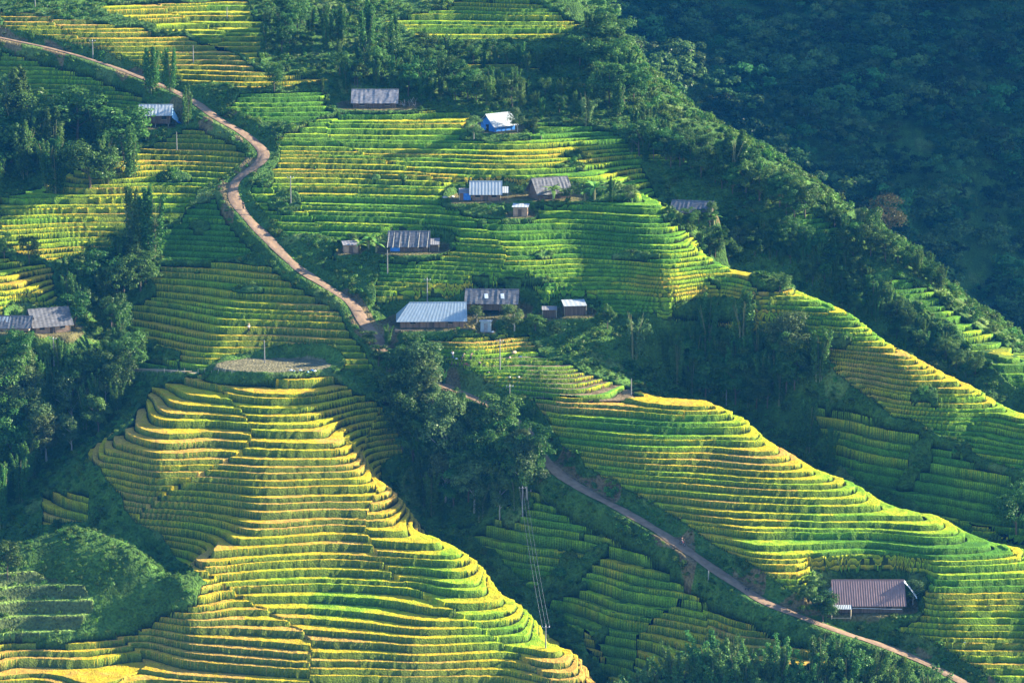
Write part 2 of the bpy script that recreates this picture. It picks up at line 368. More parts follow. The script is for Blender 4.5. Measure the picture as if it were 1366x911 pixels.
for i, (name, ripe, h, P, lab) in enumerate(FIELDS):
    idx = np.nonzero(FREG == i)
    if len(idx[0]) == 0: continue
    x, y, zz = FX[idx], FY[idx], FZ[idx]
    lev = lambda k: (k+.60*(hash2(k, 0*k, 70+i)-.5))*h
    k0 = np.floor(zz/h); k = k0+(zz >= lev(k0+1))-(zz < lev(k0))
    L0, L1 = lev(k), lev(k+1); f = (zz-L0)/(L1-L0)
    run = (L1-L0)/np.maximum(FSL[idx], .05)
    w = np.clip(.27/np.maximum(run, .3), .07, .42); c = np.clip(.30/np.maximum(run, .3), .08, .22)
    plot = np.floor((x+60*hash2(k, 0*k, 90+i))/(22+30*hash2(k, 0*k, 91+i)))
    hr = hash2(plot, k, 92+i)-.5
    spread = {'main': .50, 'front': .30, 'flank': .55, 'middle': .5}.get(name, .45)
    r = ripe+FRI[idx]+spread*hr+.20*noise(x/14., y/10., 93)+.13*noise(x/3.0, y/2.0, 94)+.08*noise(x/.9, y/.9, 98)
    top = ramp(r)
    rs = ripe+FRI[idx]+.6*spread*hr+.20*noise(x/14., y/10., 93)
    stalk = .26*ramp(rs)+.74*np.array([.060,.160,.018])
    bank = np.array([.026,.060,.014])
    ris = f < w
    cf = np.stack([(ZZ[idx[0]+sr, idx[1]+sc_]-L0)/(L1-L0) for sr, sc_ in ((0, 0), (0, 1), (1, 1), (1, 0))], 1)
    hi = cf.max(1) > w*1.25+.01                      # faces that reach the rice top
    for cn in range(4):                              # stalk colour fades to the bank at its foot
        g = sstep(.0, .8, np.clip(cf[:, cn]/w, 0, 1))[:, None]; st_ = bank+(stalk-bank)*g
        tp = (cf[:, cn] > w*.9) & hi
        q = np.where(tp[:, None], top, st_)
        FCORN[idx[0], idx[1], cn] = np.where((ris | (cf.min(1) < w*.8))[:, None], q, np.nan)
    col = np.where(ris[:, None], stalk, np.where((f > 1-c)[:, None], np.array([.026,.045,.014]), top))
    if name == 'cut':
        hv = (hash2(plot, k, 95) > .12) & (FVV[idx] > 462)
        st = np.array([.17,.125,.07])*(1+.4*noise(x, y, 96))[:, None]
        col = np.where((hv & (f >= w))[:, None], st, col)
        rim = hv & (f > w) & (f < w+.22); col = np.where(rim[:, None], np.array([.10,.24,.03]), col)
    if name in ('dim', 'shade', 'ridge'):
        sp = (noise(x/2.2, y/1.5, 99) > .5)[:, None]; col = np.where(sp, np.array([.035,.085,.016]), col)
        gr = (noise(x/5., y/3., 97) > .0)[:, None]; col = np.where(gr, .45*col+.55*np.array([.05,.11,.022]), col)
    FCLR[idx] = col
# rough ground
idx = np.nonzero(REG < 0)
x, y = XX[idx], YY[idx]
rough = .55*fbm(x/3.5, y/3., 100, 3)*np.clip((DROAD[idx]-2.2)/2., 0, 1)*(1-PADW[idx])*(1-kp[idx])*np.clip(DPATH[idx], 0, 1)
Z[idx] += rough
n1 = fbm(x/7., y/6., 103, 3)[:, None]; n2 = noise(x/1.1, y/1.0, 106)[:, None]
g = np.array([.045,.100,.018])*(1+.35*n1)+np.array([.03,.045,.006])*np.clip(n2, 0, 1)
g = np.where(noise(x/9., y/7., 107)[:, None] > .55, np.array([.10,.155,.035])*(1+.25*n2), g)
soil = np.array([.20,.115,.072])*(1+.25*n2)
bankm = (DROAD[idx] < 3.0+1.3*noise(x/4., y/4., 108))[:, None] & (noise(x/6., y/6., 109)[:, None] > .30)
g = np.where(bankm, .65*soil+.35*g, g)
g = np.where((PADW[idx] > .8)[:, None], .5*soil+.5*g, g)
dry = np.array([.155,.140,.080])*(1+.2*n2)
g = np.where((dpat[idx] < 1.0+.06*noise(x/2., y/2., 110))[:, None], dry, g)
g = np.where((DPATH[idx] < .6)[:, None], np.array([.30,.26,.16]), g)
CLR[idx] = g
# terraced, close-cropped knoll side at lower left; grass colour lightened in place of sunlight
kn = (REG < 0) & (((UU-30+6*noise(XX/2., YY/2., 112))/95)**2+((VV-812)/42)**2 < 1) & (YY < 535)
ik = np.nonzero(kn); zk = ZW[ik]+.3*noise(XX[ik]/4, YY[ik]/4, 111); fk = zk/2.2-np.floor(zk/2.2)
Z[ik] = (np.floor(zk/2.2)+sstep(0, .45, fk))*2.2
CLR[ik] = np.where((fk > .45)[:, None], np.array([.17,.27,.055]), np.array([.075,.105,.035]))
G = sampler(Z); HIT = make_hit(G)
def mpp(p): return (p[1]*CP-p[2]*SP)/F_PX     # metres per photo pixel there
# ------------------------------------------------------------------ mesh and material helpers
def link(o, parent=None):
    COL.objects.link(o)
    if parent is not None: o.parent = parent
    return o
def tag(o, label=None, cat=None, group=None, kind=None):
    if label: o['label'] = label
    if cat: o['category'] = cat
    if group: o['group'] = group
    if kind: o['kind'] = kind
    return o
def mesh_np(name, V, F, mat=None, col=None, fcol=None, smooth=False):
    # fcol: one colour per face corner
    me = bpy.data.meshes.new(name); V = np.asarray(V, np.float32); F = np.asarray(F, np.int32)
    n, k = F.shape
    me.vertices.add(len(V)); me.vertices.foreach_set('co', V.ravel())
    me.loops.add(n*k); me.loops.foreach_set('vertex_index', F.ravel())
    me.polygons.add(n); me.polygons.foreach_set('loop_start', np.arange(0, n*k, k, dtype=np.int32))
    try: me.polygons.foreach_set('loop_total', np.full(n, k, np.int32))
    except Exception: pass
    if smooth: me.polygons.foreach_set('use_smooth', np.ones(n, bool))
    me.update(calc_edges=True)
    if col is not None:
        a = me.color_attributes.new('col', 'FLOAT_COLOR', 'POINT')
        a.data.foreach_set('color', np.c_[col, np.ones(len(col))].astype(np.float32).ravel())
    if fcol is not None:
        a = me.attributes.new('col', 'FLOAT_COLOR', 'CORNER'); a.data.foreach_set('color', np.concatenate([fcol, np.ones(fcol.shape[:2]+(1,))], -1).astype(np.float32).ravel())
    if mat: me.materials.append(mat)
    return me
def node_mat(name):
    m = bpy.data.materials.new(name); m.use_nodes = True
    return m, m.node_tree.nodes, m.node_tree.links, m.node_tree.nodes['Principled BSDF']
def N(nodes, kind, **kw):
    n = nodes.new(kind)
    for k, v in kw.items(): setattr(n, k, v)
    return n
def varied(nodes, links, src, scale, lo, hi, coord='Object', detail=4, dim=None):
    tc = N(nodes, 'ShaderNodeTexCoord'); no = N(nodes, 'ShaderNodeTexNoise'); no.inputs['Scale'].default_value = scale; no.inputs['Detail'].default_value = detail
    links.new(tc.outputs[coord], no.inputs['Vector'])
    mr = N(nodes, 'ShaderNodeMapRange'); mr.inputs[1].default_value = .3; mr.inputs[2].default_value = .7; mr.inputs[3].default_value = lo; mr.inputs[4].default_value = hi
    links.new(no.outputs[0], mr.inputs[0])
    mx = N(nodes, 'ShaderNodeMix', data_type='RGBA', blend_type='MULTIPLY'); mx.inputs[0].default_value = 1
    links.new(src, mx.inputs[6]); links.new(mr.outputs[0], mx.inputs[7])
    return mx.outputs[2], no
def land_mat(name, scale, lo, hi, bump, dist):
    m, n, l, b = node_mat(name)
    at = N(n, 'ShaderNodeAttribute', attribute_name='col')
    o, no = varied(n, l, at.outputs['Color'], scale, lo, hi, detail=5)
    o2, no2 = varied(n, l, o, scale*.12, .8, 1.2, detail=3)
    l.new(o2, b.inputs['Base Color']); b.inputs['Roughness'].default_value = .95; b.inputs['Specular IOR Level'].default_value = .1
    bp = N(n, 'ShaderNodeBump'); bp.inputs['Strength'].default_value = bump; bp.inputs['Distance'].default_value = dist
    l.new(no.outputs[0], bp.inputs['Height']); l.new(bp.outputs[0], b.inputs['Normal'])
    return m
M = {}
M['rice'] = land_mat('rice', 3.6, .62, 1.34, .8, .3)
M['ground'] = land_mat('undergrowth', 2.2, .55, 1.4, 1.0, .6)
def leaf_mat(name, base, var=.35, hue=.03, trans=.35):
    m, n, l, b = node_mat(name); n.remove(b)
    at = N(n, 'ShaderNodeAttribute', attribute_name='col')
    oi = N(n, 'ShaderNodeObjectInfo')
    hs = N(n, 'ShaderNodeHueSaturation')
    mr = N(n, 'ShaderNodeMapRange'); mr.inputs[3].default_value = .5-hue; mr.inputs[4].default_value = .5+hue*.6; l.new(oi.outputs['Random'], mr.inputs[0]); l.new(mr.outputs[0], hs.inputs['Hue'])
    m2 = N(n, 'ShaderNodeMath', operation='MULTIPLY'); m2.inputs[1].default_value = 7.31; l.new(oi.outputs['Random'], m2.inputs[0])
    m3 = N(n, 'ShaderNodeMath', operation='FRACT'); l.new(m2.outputs[0], m3.inputs[0])
    m4 = N(n, 'ShaderNodeMapRange'); m4.inputs[3].default_value = 1-var; m4.inputs[4].default_value = 1+var; l.new(m3.outputs[0], m4.inputs[0]); l.new(m4.outputs[0], hs.inputs['Value'])
    mx = N(n, 'ShaderNodeMix', data_type='RGBA', blend_type='MULTIPLY'); mx.inputs[0].default_value = 1; mx.inputs[6].default_value = (*base, 1)
    l.new(at.outputs['Color'], mx.inputs[7]); l.new(mx.outputs[2], hs.inputs['Color'])
    d = N(n, 'ShaderNodeBsdfDiffuse'); t = N(n, 'ShaderNodeBsdfTranslucent'); g = N(n, 'ShaderNodeBsdfGlossy'); g.inputs['Roughness'].default_value = .45
    l.new(hs.outputs[0], d.inputs['Color']); l.new(hs.outputs[0], t.inputs['Color'])
    s1 = N(n, 'ShaderNodeMixShader'); s1.inputs[0].default_value = trans; l.new(d.outputs[0], s1.inputs[1]); l.new(t.outputs[0], s1.inputs[2])
    s2 = N(n, 'ShaderNodeMixShader'); s2.inputs[0].default_value = .012; l.new(s1.outputs[0], s2.inputs[1]); l.new(g.outputs[0], s2.inputs[2])
    l.new(s2.outputs[0], n['Material Output'].inputs[0])
    return m
M['broad'] = leaf_mat('broad_leaves', (.056, .135, .026))
M['bamboo'] = leaf_mat('bamboo_leaves', (.060, .150, .026), var=.3)
M['feather'] = leaf_mat('feathery_leaves', (.075, .180, .040), var=.2)
M['russet'] = leaf_mat('russet_leaves', (.115, .105, .050))
M['pale'] = leaf_mat('pale_leaves', (.095, .165, .050))
M['shrub'] = leaf_mat('shrub_leaves', (.065, .150, .022), var=.45, hue=.04)
M['forest'] = leaf_mat('forest_leaves', (.050, .120, .030), var=.75, hue=.05)
M['banana'] = leaf_mat('banana_leaves', (.14, .30, .06), var=.15)
def plain(name, base, rough=.8, scale=1.5, lo=.7, hi=1.25, metal=0, bump=0, stretch=None):
    m, n, l, b = node_mat(name)
    rgb = N(n, 'ShaderNodeRGB'); rgb.outputs[0].default_value = (*base, 1)
    o, no = varied(n, l, rgb.outputs[0], scale, lo, hi)
    if stretch:
        tc = N(n, 'ShaderNodeTexCoord'); mp = N(n, 'ShaderNodeMapping'); mp.inputs['Scale'].default_value = stretch
        l.new(tc.outputs['Object'], mp.inputs['Vector']); l.new(mp.outputs[0], no.inputs['Vector'])
    l.new(o, b.inputs['Base Color']); b.inputs['Roughness'].default_value = rough; b.inputs['Metallic'].default_value = metal; b.inputs['Specular IOR Level'].default_value = .25
    if bump:
        bp = N(n, 'ShaderNodeBump'); bp.inputs['Distance'].default_value = bump; l.new(no.outputs[0], bp.inputs['Height']); l.new(bp.outputs[0], b.inputs['Normal'])
    return m
M['bark'] = plain('bark', (.11, .085, .06), .95, 3)
M['palebark'] = plain('pale_bark', (.30, .28, .24), .95, 3)
M['culm'] = plain('culm', (.16, .17, .07), .7, 3)
M['dirt'] = plain('packed_dirt', (.21, .138, .088), .95, .8, .72, 1.25, bump=.15)
M['wood'] = plain('dark_planks', (.11, .075, .055), .85, 1, .6, 1.4, stretch=(5, 5, .35))
M['wood2'] = plain('brown_planks', (.22, .13, .085), .85, 1, .65, 1.35, stretch=(5, 5, .35))
M['oldroof'] = plain('weathered_roof', (.105, .105, .115), .8, 2, .6, 1.5, stretch=(.6, 2.5, 1))
M['greyroof'] = plain('grey_roof', (.19, .185, .20), .75, 2, .65, 1.35, stretch=(.6, 2.5, 1))
M['blueroof'] = plain('blue_grey_roof', (.25, .31, .36), .5, 1.2, .85, 1.12, stretch=(2.5, .5, 1))
M['whiteroof'] = plain('pale_sheet_roof', (.34, .37, .39), .55, 1.2, .8, 1.1, stretch=(2.5, .5, 1))
M['brownroof'] = plain('brown_sheet_roof', (.22, .135, .125), .5, 1.2, .8, 1.2, stretch=(3, .4, 1))
M['blue'] = plain('blue_tarp', (.03, .16, .48), .5, 2)
M['lightblue'] = plain('light_blue_tarp', (.25, .45, .62), .5, 2)
M['clay'] = plain('clay_wall', (.32, .21, .14), .95, 1.5)
M['pole'] = plain('concrete', (.22, .21, .20), .9, 2)
M['wire'] = plain('wire', (.25, .25, .26), .5)
M['white'] = plain('white_cloth', (.72, .74, .76), .8)
M['dark'] = plain('dark_cloth', (.02, .022, .03), .9)
M['red'] = plain('red_cloth', (.35, .08, .09), .9)
M['skin'] = plain('skin', (.32, .19, .13), .7)
M['hair'] = plain('hair', (.015, .012, .01), .7)
M['straw'] = plain('straw', (.42, .30, .18), .95, 4)
M['rubber'] = plain('rubber', (.02, .02, .02), .8)
M['bamboo_pole'] = plain('bamboo_pole', (.40, .33, .22), .7)
M['pink'] = plain('faded_pink_cloth', (.50, .28, .27), .9)
M['denim'] = plain('denim', (.05, .09, .16), .9)
M['stone'] = plain('pale_stone', (.40, .38, .35), .9)
# ------------------------------------------------------------------ land as meshes
nr, nc = ZB.shape
vid = np.arange(nr*nc).reshape(nr, nc)
Q = np.stack([vid[:-1, :-1], vid[:-1, 1:], vid[1:, 1:], vid[1:, :-1]], -1).reshape(-1, 4)
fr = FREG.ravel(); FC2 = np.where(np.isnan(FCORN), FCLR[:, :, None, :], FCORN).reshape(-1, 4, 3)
VALL = np.stack([XX, YY, Z], -1).reshape(-1, 3); CALL = CLR.reshape(-1, 3)
def sub(name, sel, mat):
    q = Q[sel]; u_, inv = np.unique(q, return_inverse=True)
    if mat is M['rice']: return mesh_np(name, VALL[u_], inv.reshape(-1, 4), mat, fcol=FC2[sel])
    return mesh_np(name, VALL[u_], inv.reshape(-1, 4), mat, CALL[u_])
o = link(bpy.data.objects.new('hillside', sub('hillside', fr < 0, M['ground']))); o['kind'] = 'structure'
for i, f in enumerate(FIELDS):
    if (fr == i).any():
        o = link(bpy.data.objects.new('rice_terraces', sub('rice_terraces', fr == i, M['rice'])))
        tag(o, f[4], 'rice terraces', kind='stuff')
def ribbon(name, P, half, lift, mat, wob=.25):
    P = P[::3]
    d = np.gradient(P[:, :2], axis=0); d /= np.linalg.norm(d, axis=1)[:, None]; nrm = np.c_[-d[:, 1], d[:, 0]]
    k = 7; V = []
    s = np.arange(len(P))*1.5
    for j in range(k):
        t = j/(k-1)*2-1
        h = half*(1+wob*noise(s/6., 0*s+ (3 if t > 0 else 9), 7))*(.5+.5*sstep(-95, -60, P[:, 0]))
        xy = P[:, :2]+nrm*(t*h)[:, None]
        zz = P[:, 2]+lift+.12+.06*noise(s/2., 0*s+j, 8)-(.10 if abs(t) > .99 else 0)+(.05 if abs(t) < .2 else 0)
        V.append(np.c_[xy, zz])
    V = np.stack(V, 1); n = len(P)
    vi = np.arange(n*k).reshape(n, k); F = np.stack([vi[:-1, :-1], vi[:-1, 1:], vi[1:, 1:], vi[1:, :-1]], -1).reshape(-1, 4)
    return link(bpy.data.objects.new(name, mesh_np(name, V.reshape(-1, 3), F, mat, smooth=True)))
ribbon('dirt_road', ROADP, 1.2, .07, M['dirt'])['kind'] = 'structure'
ribbon('foot_path', PATHP, .45, .05, M['straw'])['kind'] = 'structure'
# ------------------------------------------------------------------ haze: one closed box of even air
def haze_box():
    x0, x1, y0, y1, z0, z1 = -2600, 2600, -60, 2680, float(Z.min())-1, max(float(Z.max()), 0)+12
    s = float(np.abs(XX).max())+5; x0, x1 = -s, s
    V = [(x, y, z) for x in (x0, x1) for y in (y0, y1) for z in (z0, z1)]
    F = [(0, 1, 3, 2), (4, 6, 7, 5), (0, 4, 5, 1), (2, 3, 7, 6), (0, 2, 6, 4), (1, 5, 7, 3)]
    m = bpy.data.materials.new('haze'); m.use_nodes = True; n = m.node_tree.nodes; n.clear()
    out = n.new('ShaderNodeOutputMaterial'); v = n.new('ShaderNodeVolumePrincipled')
    v.inputs['Color'].default_value = (*HAZE_COLOR, 1); v.inputs['Density'].default_value = HAZE_DENSITY; v.inputs['Anisotropy'].default_value = 0.0
    m.node_tree.links.new(v.outputs[0], out.inputs['Volume'])
    o = link(bpy.data.objects.new('haze', mesh_np('haze', V, F, m))); o['kind'] = 'stuff'; o['label'] = 'thin blue haze filling the valley air'; 
haze_box()
# ------------------------------------------------------------------ leaves, crowns, trunks
def quads(C, Nn, size, rng, aspect=.6, col=None):
    n = len(C); Nn = Nn/np.maximum(1e-6, np.linalg.norm(Nn, axis=1))[:, None]
    r = rng.normal(size=(n, 3)); A = np.cross(Nn, r); A /= np.maximum(1e-6, np.linalg.norm(A, axis=1))[:, None]; B = np.cross(Nn, A)
    s = (size*(.6+.8*rng.random(n)))[:, None]; A = A*s; B = B*s*aspect
    V = np.stack([C-A, C-B*.9+A*.1, C+A, C+B*.9+A*.1], 1).reshape(-1, 3)
    F = np.arange(4*n).reshape(n, 4)
    c = np.repeat(col if col is not None else .7+.6*rng.random(n), 4)
    return V, F, c
def join(parts):
    V = []; F = []; c = []; o = 0
    for a, b, d in parts:
        V.append(a); F.append(b+o); c.append(d); o += len(a)
    return np.concatenate(V), np.concatenate(F), np.concatenate(c)
def leafmesh(name, parts, mat):
    V, F, c = join(parts)
    return mesh_np(name, V, F, mat, np.stack([c, c, c*.95], -1))
def lobes(rng, centers, radii, n, leaf, squash=.85):
    C = []; Nn = []; w = np.array(radii)**2; w = w/w.sum(); col = []
    for (c, r, k) in zip(centers, radii, (w*n).astype(int)):
        d = rng.normal(size=(k, 3)); d /= np.linalg.norm(d, axis=1)[:, None]; d[:, 2] = np.where(d[:, 2] < -.35, -d[:, 2], d[:, 2])
        lump = 1+.16*np.sin(d[:, 0]*7+c[0]*31)+.16*np.sin(d[:, 1]*8+c[1]*17)+.14*np.sin(d[:, 2]*9+5*c[2])
        rad = r*(.55+.5*rng.random(k)**.6)*lump
        p = np.array(c)+d*rad[:, None]*np.array([1, 1, squash]); C.append(p)
        Nn.append(d*.9+rng.normal(size=(k, 3))*.5+np.array([0, 0, .35])); col.append((.85+.3*rng.random())*(.7+.6*rng.random(k)))
    C = np.concatenate(C); return quads(C, np.concatenate(Nn), leaf, rng, .62, np.concatenate(col))
def broad_crown(seed, n=5200, leaf=.020, nl=22, wide=.33):
    rng = np.random.default_rng(seed); cs = []; rs = []
    for i in range(nl):
        a = rng.random()*6.28; q = rng.random()**.5; zz = .30+.60*rng.random(); env = wide*(1-((zz-.58)/.46)**2*.75)
        cs.append((math.cos(a)*q*env, math.sin(a)*q*env, zz)); rs.append(.075+.085*rng.random())
    return lobes(rng, cs, rs, n, leaf)
def plume_crown(seed, n=4800, leaf=.018, nst=9, spread=.20, droop=.5):
    rng = np.random.default_rng(seed); parts = []
    for s in range(nst):
        a = rng.random()*6.28; r0 = .04+.05*rng.random(); r1 = spread*(.35+.9*rng.random()); H = .72+.28*rng.random()
        if s == 0: H = 1.0; r1 = spread*.3
        m = n//nst; t = .12+.88*rng.random(m)**.8
        ax = (r0+(r1-r0)*t**2); zc = H*(t-droop*.18*t**4)
        rad = (.058*(1.15-t*.75))*(1+.45*np.sin(t*38+s*2)); d = rng.normal(size=(m, 3)); d /= np.linalg.norm(d, axis=1)[:, None]
        C = np.c_[math.cos(a)*ax, math.sin(a)*ax, zc]+d*(rad*(.5+.7*rng.random(m)))[:, None]*np.array([1, 1, 1.25])
        parts.append(quads(C, d+rng.normal(size=(m, 3))*.5+np.array([0, 0, .3]), leaf, rng, .5, (.8+.35*rng.random())*(.7+.6*rng.random(m))))
    return join(parts)
def tube(P, R, k=6):
    P = np.array(P, float); V = []
    for i in range(len(P)):
        d = P[min(i+1, len(P)-1)]-P[max(i-1, 0)]; d /= np.linalg.norm(d)+1e-9
        a = np.cross(d, [0.3, 1, .1]); a /= np.linalg.norm(a); b = np.cross(d, a)
        for j in range(k):
            t = j/k*6.28318; V.append(P[i]+R[i]*(a*math.cos(t)+b*math.sin(t)))
    F = []
    for i in range(len(P)-1):
        for j in range(k): F.append((i*k+j, i*k+(j+1) % k, (i+1)*k+(j+1) % k, (i+1)*k+j))
    n = len(V); V.append(P[0]); V.append(P[-1])
    for j in range(k): F.append((n, (j+1) % k, j, j)); F.append((n+1, (len(P)-1)*k+j, (len(P)-1)*k+(j+1) % k, (len(P)-1)*k+(j+1) % k))
    return np.array(V), np.array(F), np.ones(len(V))
def tubemesh(name, parts, mat):
    V, F, c = join(parts)
    me = bpy.data.meshes.new(name); fs = []
    for f in F.tolist():
        g = []
        for a in f:
            if a not in g: g.append(a)
        fs.append(g)
    me.from_pydata(V.tolist(), [], fs); me.materials.append(mat); me.update()
    return me
def trunk_parts(seed):
    rng = random.Random(seed); parts = [tube([(0, 0, -.06), (.01, 0, .15), (rng.uniform(-.02, .02), .01, .35), (0, 0, .62)], [.022, .017, .013, .006])]
    for i in range(6):
        a = rng.random()*6.28; z = .2+.06*i; r = rng.uniform(.14, .24)
        parts.append(tube([(0, 0, z), (math.cos(a)*r*.5, math.sin(a)*r*.5, z+.10), (math.cos(a)*r, math.sin(a)*r, z+.2)], [.009, .006, .003], 5))
    return parts
def culm_parts(seed):
    rng = random.Random(seed); parts = []
    for i in range(9):
        a = rng.random()*6.28; r = rng.uniform(.05, .16); h = rng.uniform(.6, .85); b = rng.uniform(.02, .05)
        parts.append(tube([(math.cos(a)*b, math.sin(a)*b, -.04), (math.cos(a)*b*1.3, math.sin(a)*b*1.3, h*.5), (math.cos(a)*r, math.sin(a)*r, h)], [.006, .005, .002], 5))
    return parts
CROWN = {}
TRK = [tubemesh('trunk', trunk_parts(s), M['bark']) for s in range(3)]
TRP = [tubemesh('trunk', trunk_parts(9), M['palebark'])]
CLM = [tubemesh('culms', culm_parts(s), M['culm']) for s in range(2)]
CROWN['broad'] = [leafmesh('crown', [broad_crown(10+i, nl=20+2*i, wide=.29+.025*i)], M['broad']) for i in range(4)]
CROWN['fine'] = [leafmesh('crown', [broad_crown(20+i, n=5200, leaf=.016, nl=24, wide=.29)], M['pale']) for i in range(2)]
CROWN['russet'] = [leafmesh('crown', [broad_crown(30, n=3600, leaf=.014, nl=18, wide=.30)], M['russet'])]
CROWN['bamboo'] = [leafmesh('crown', [plume_crown(40+i, nst=8+i)], M['bamboo']) for i in range(4)]
CROWN['tall'] = [leafmesh('crown', [plume_crown(50+i, nst=5+i, spread=.13, droop=.2)], M['broad']) for i in range(3)]
CROWN['feather'] = [leafmesh('crown', [plume_crown(60+i, n=4600, leaf=.016, nst=11, spread=.26, droop=.9)], M['feather']) for i in range(3)]
CROWN['droop'] = [leafmesh('crown', [plume_crown(70, n=3800, leaf=.018, nst=8, spread=.34, droop=2.0)], M['pale'])]
KINDS = { # kind: (object name, category, wide factor)
 'broad': ('broadleaf_tree', 'tree'), 'fine': ('broadleaf_tree', 'tree'), 'russet': ('broadleaf_tree', 'tree'),
 'bamboo': ('bamboo_clump', 'bamboo'), 'tall': ('bamboo_clump', 'bamboo'), 'feather': ('bamboo_clump', 'bamboo'), 'droop': ('bamboo_clump', 'bamboo')}
TR = random.Random(5)
def plant_tree(kind, x, y, hgt, label, group=None, wide=1.0):
    nm, cat = KINDS[kind]
    z = float(G(x, y)); e = link(bpy.data.objects.new(nm, None)); e.empty_display_size = .5
    e.location = (x, y, z-.1); e.rotation_euler = (0, 0, TR.uniform(0, 6.28)); s = hgt; e.scale = (s*wide*TR.uniform(.9, 1.12), s*wide*TR.uniform(.9, 1.12), s)
    tag(e, label, cat, group)
    c = link(bpy.data.objects.new('crown', TR.choice(CROWN[kind])), e)
    bam = cat == 'bamboo'
    t = link(bpy.data.objects.new('culms' if bam else 'trunk', TR.choice(CLM if bam else (TRP if kind == 'fine' else TRK))), e)
    return e
def tree_at(kind, u, v, hpx, label, group=None, wide=1.0, back=0):
    p = HIT(u, v); return plant_tree(kind, p[0], p[1]+back, hpx*mpp(p), label, group, wide)
ORD = ['first', 'second', 'third', 'fourth', 'fifth', 'sixth', 'seventh', 'eighth', 'ninth', 'tenth', 'eleventh', 'twelfth', 'thirteenth', 'fourteenth', 'fifteenth', 'sixteenth', 'seventeenth', 'eighteenth', 'nineteenth', 'twentieth']
LOOK = {'broad': 'dark broadleaf tree', 'fine': 'pale leaved tree', 'russet': 'reddish tree', 'bamboo': 'arching bamboo clump', 'tall': 'tall bamboo column', 'feather': 'feathery bamboo clump', 'droop': 'drooping bamboo'}
def grove(poly, n, kinds, h0, h1, place, group, seed, mind=11, wide=1.0):
    rng = random.Random(seed); us = [p[0] for p in poly]; vs = [p[1] for p in poly]; got = []; tries = 0
    while len(got) < n and tries < 6000:
        tries += 1; u = rng.uniform(min(us), max(us)); v = rng.uniform(min(vs), max(vs))
        if not inpoly(poly, np.array([u]), np.array([v]))[0]: continue
        if any((u-a)**2+((v-b)*1.3)**2 < mind*mind for a, b in got): continue
        got.append((u, v))
    nrow = max(1, min(5, int(round(len(got)**.5*.75)))); got.sort(key=lambda p: p[1]); per = math.ceil(len(got)/nrow)
    rows = {1: [''], 2: ['back ', 'front '], 3: ['back ', 'middle ', 'front '], 4: ['back ', 'second ', 'third ', 'front '], 5: ['back ', 'second ', 'middle ', 'fourth ', 'front ']}[nrow]
    for r in range(nrow):
        row = sorted(got[r*per:(r+1)*per])
        for i, (u, v) in enumerate(row):
            k = rng.choice(kinds)
            o = 'leftmost' if i == 0 else ('rightmost' if i == len(row)-1 else ORD[i]+' from left')
            tree_at(k, u, v, rng.uniform(h0, h1), '%s, %s in the %srow of %s' % (LOOK[k], o, rows[r], place), group, wide*rng.uniform(.85, 1.2))
grove([(-30,170),(60,165),(110,190),(165,190),(178,236),(90,262),(-30,285)], 24, ['tall','bamboo','broad'], 58, 82, 'the upper left grove', 'trees of the upper left grove', 1, 14, 1.35)
tree_at('tall', 22,172, 88, 'wide dark bamboo clump at the left edge above the shaded grove', wide=1.9)
tree_at('tall', 170,208, 68, 'slender bamboo column standing just left of the blue tarp house')
tree_at('tall', 203,122, 62, 'dark bamboo column where the upper dirt road disappears', wide=1.5)
tree_at('bamboo', 228,124, 66, 'taller dark bamboo right beside the one hiding the upper dirt road', wide=.9)
tree_at('tall', 250,166, 54, 'small dark bamboo column between the blue tarp house and the road')
tree_at('tall', 178,338, 92, 'left of two tall dark bamboo columns standing alone among the terraces', wide=1.2)
tree_at('tall', 204,342, 98, 'right of two tall dark bamboo columns standing alone among the terraces', wide=1.2)
tree_at('broad', 366,122, 36, 'small round tree alone at the edge of the golden terraces')
tree_at('bamboo', 430,121, 20, 'little bush tree at the end of the golden terraces')
tree_at('broad', 6,345, 38, 'round dark tree at the left edge above the yellow terraces')
tree_at('broad', 39,352, 38, 'small round tree standing right of the one at the left edge')
grove([(88,392),(120,360),(180,345),(205,352),(190,390),(160,440),(185,500),(150,520),(140,460),(100,440),(92,410)], 26, ['broad','broad','bamboo'], 44, 66, 'the upper left gully', 'trees of the upper left gully', 2, 12)
grove([(-30,520),(60,500),(100,500),(140,520),(170,530),(140,570),(100,610),(50,660),(10,700),(-30,720)], 44, ['broad','broad','bamboo','fine'], 50, 74, 'the lower left gully', 'trees of the lower left gully', 3, 13)
tree_at('bamboo', 2,705, 96, 'tall bamboo at the left edge above the bushy knoll', wide=.7)
tree_at('broad', 10,770, 52, 'leafy tree at the left edge beside the knoll top')
grove([(345,92),(362,70),(420,82),(440,112),(520,118),(470,60),(470,30),(400,30),(345,50)], 22, ['bamboo','broad','bamboo'], 34, 52, 'the top centre grove', 'trees of the top centre grove', 4, 12)
tree_at('tall', 490,66, 70, 'left of the two tall dark columns rising from the top centre grove', wide=1.5)
tree_at('tall', 524,78, 62, 'right of the two tall dark columns rising from the top centre grove', wide=1.4)
grove([(455,122),(540,100),(600,105),(690,122),(700,148),(620,138),(545,134),(460,126)], 28, ['broad','bamboo','broad'], 34, 52, 'the upper tree belt', 'trees of the upper belt', 5, 11)
grove([(700,120),(790,130),(810,165),(720,160),(690,150)], 12, ['broad','bamboo'], 24, 36, 'trees behind the blue gable', 'trees behind the blue gabled house', 6, 12)
tree_at('droop', 782,168, 56, 'leaning pale bamboo right of the blue gabled house')
tree_at('fine', 632,186, 32, 'bushy tree hiding the left wall of the blue gabled house', wide=1.3)
tree_at('fine', 690,176, 34, 'pale bushy tree growing against the right end of the blue gabled house', wide=1.2)
tree_at('broad', 712,176, 26, 'small dark tree right of the blue gabled house', wide=1.3)
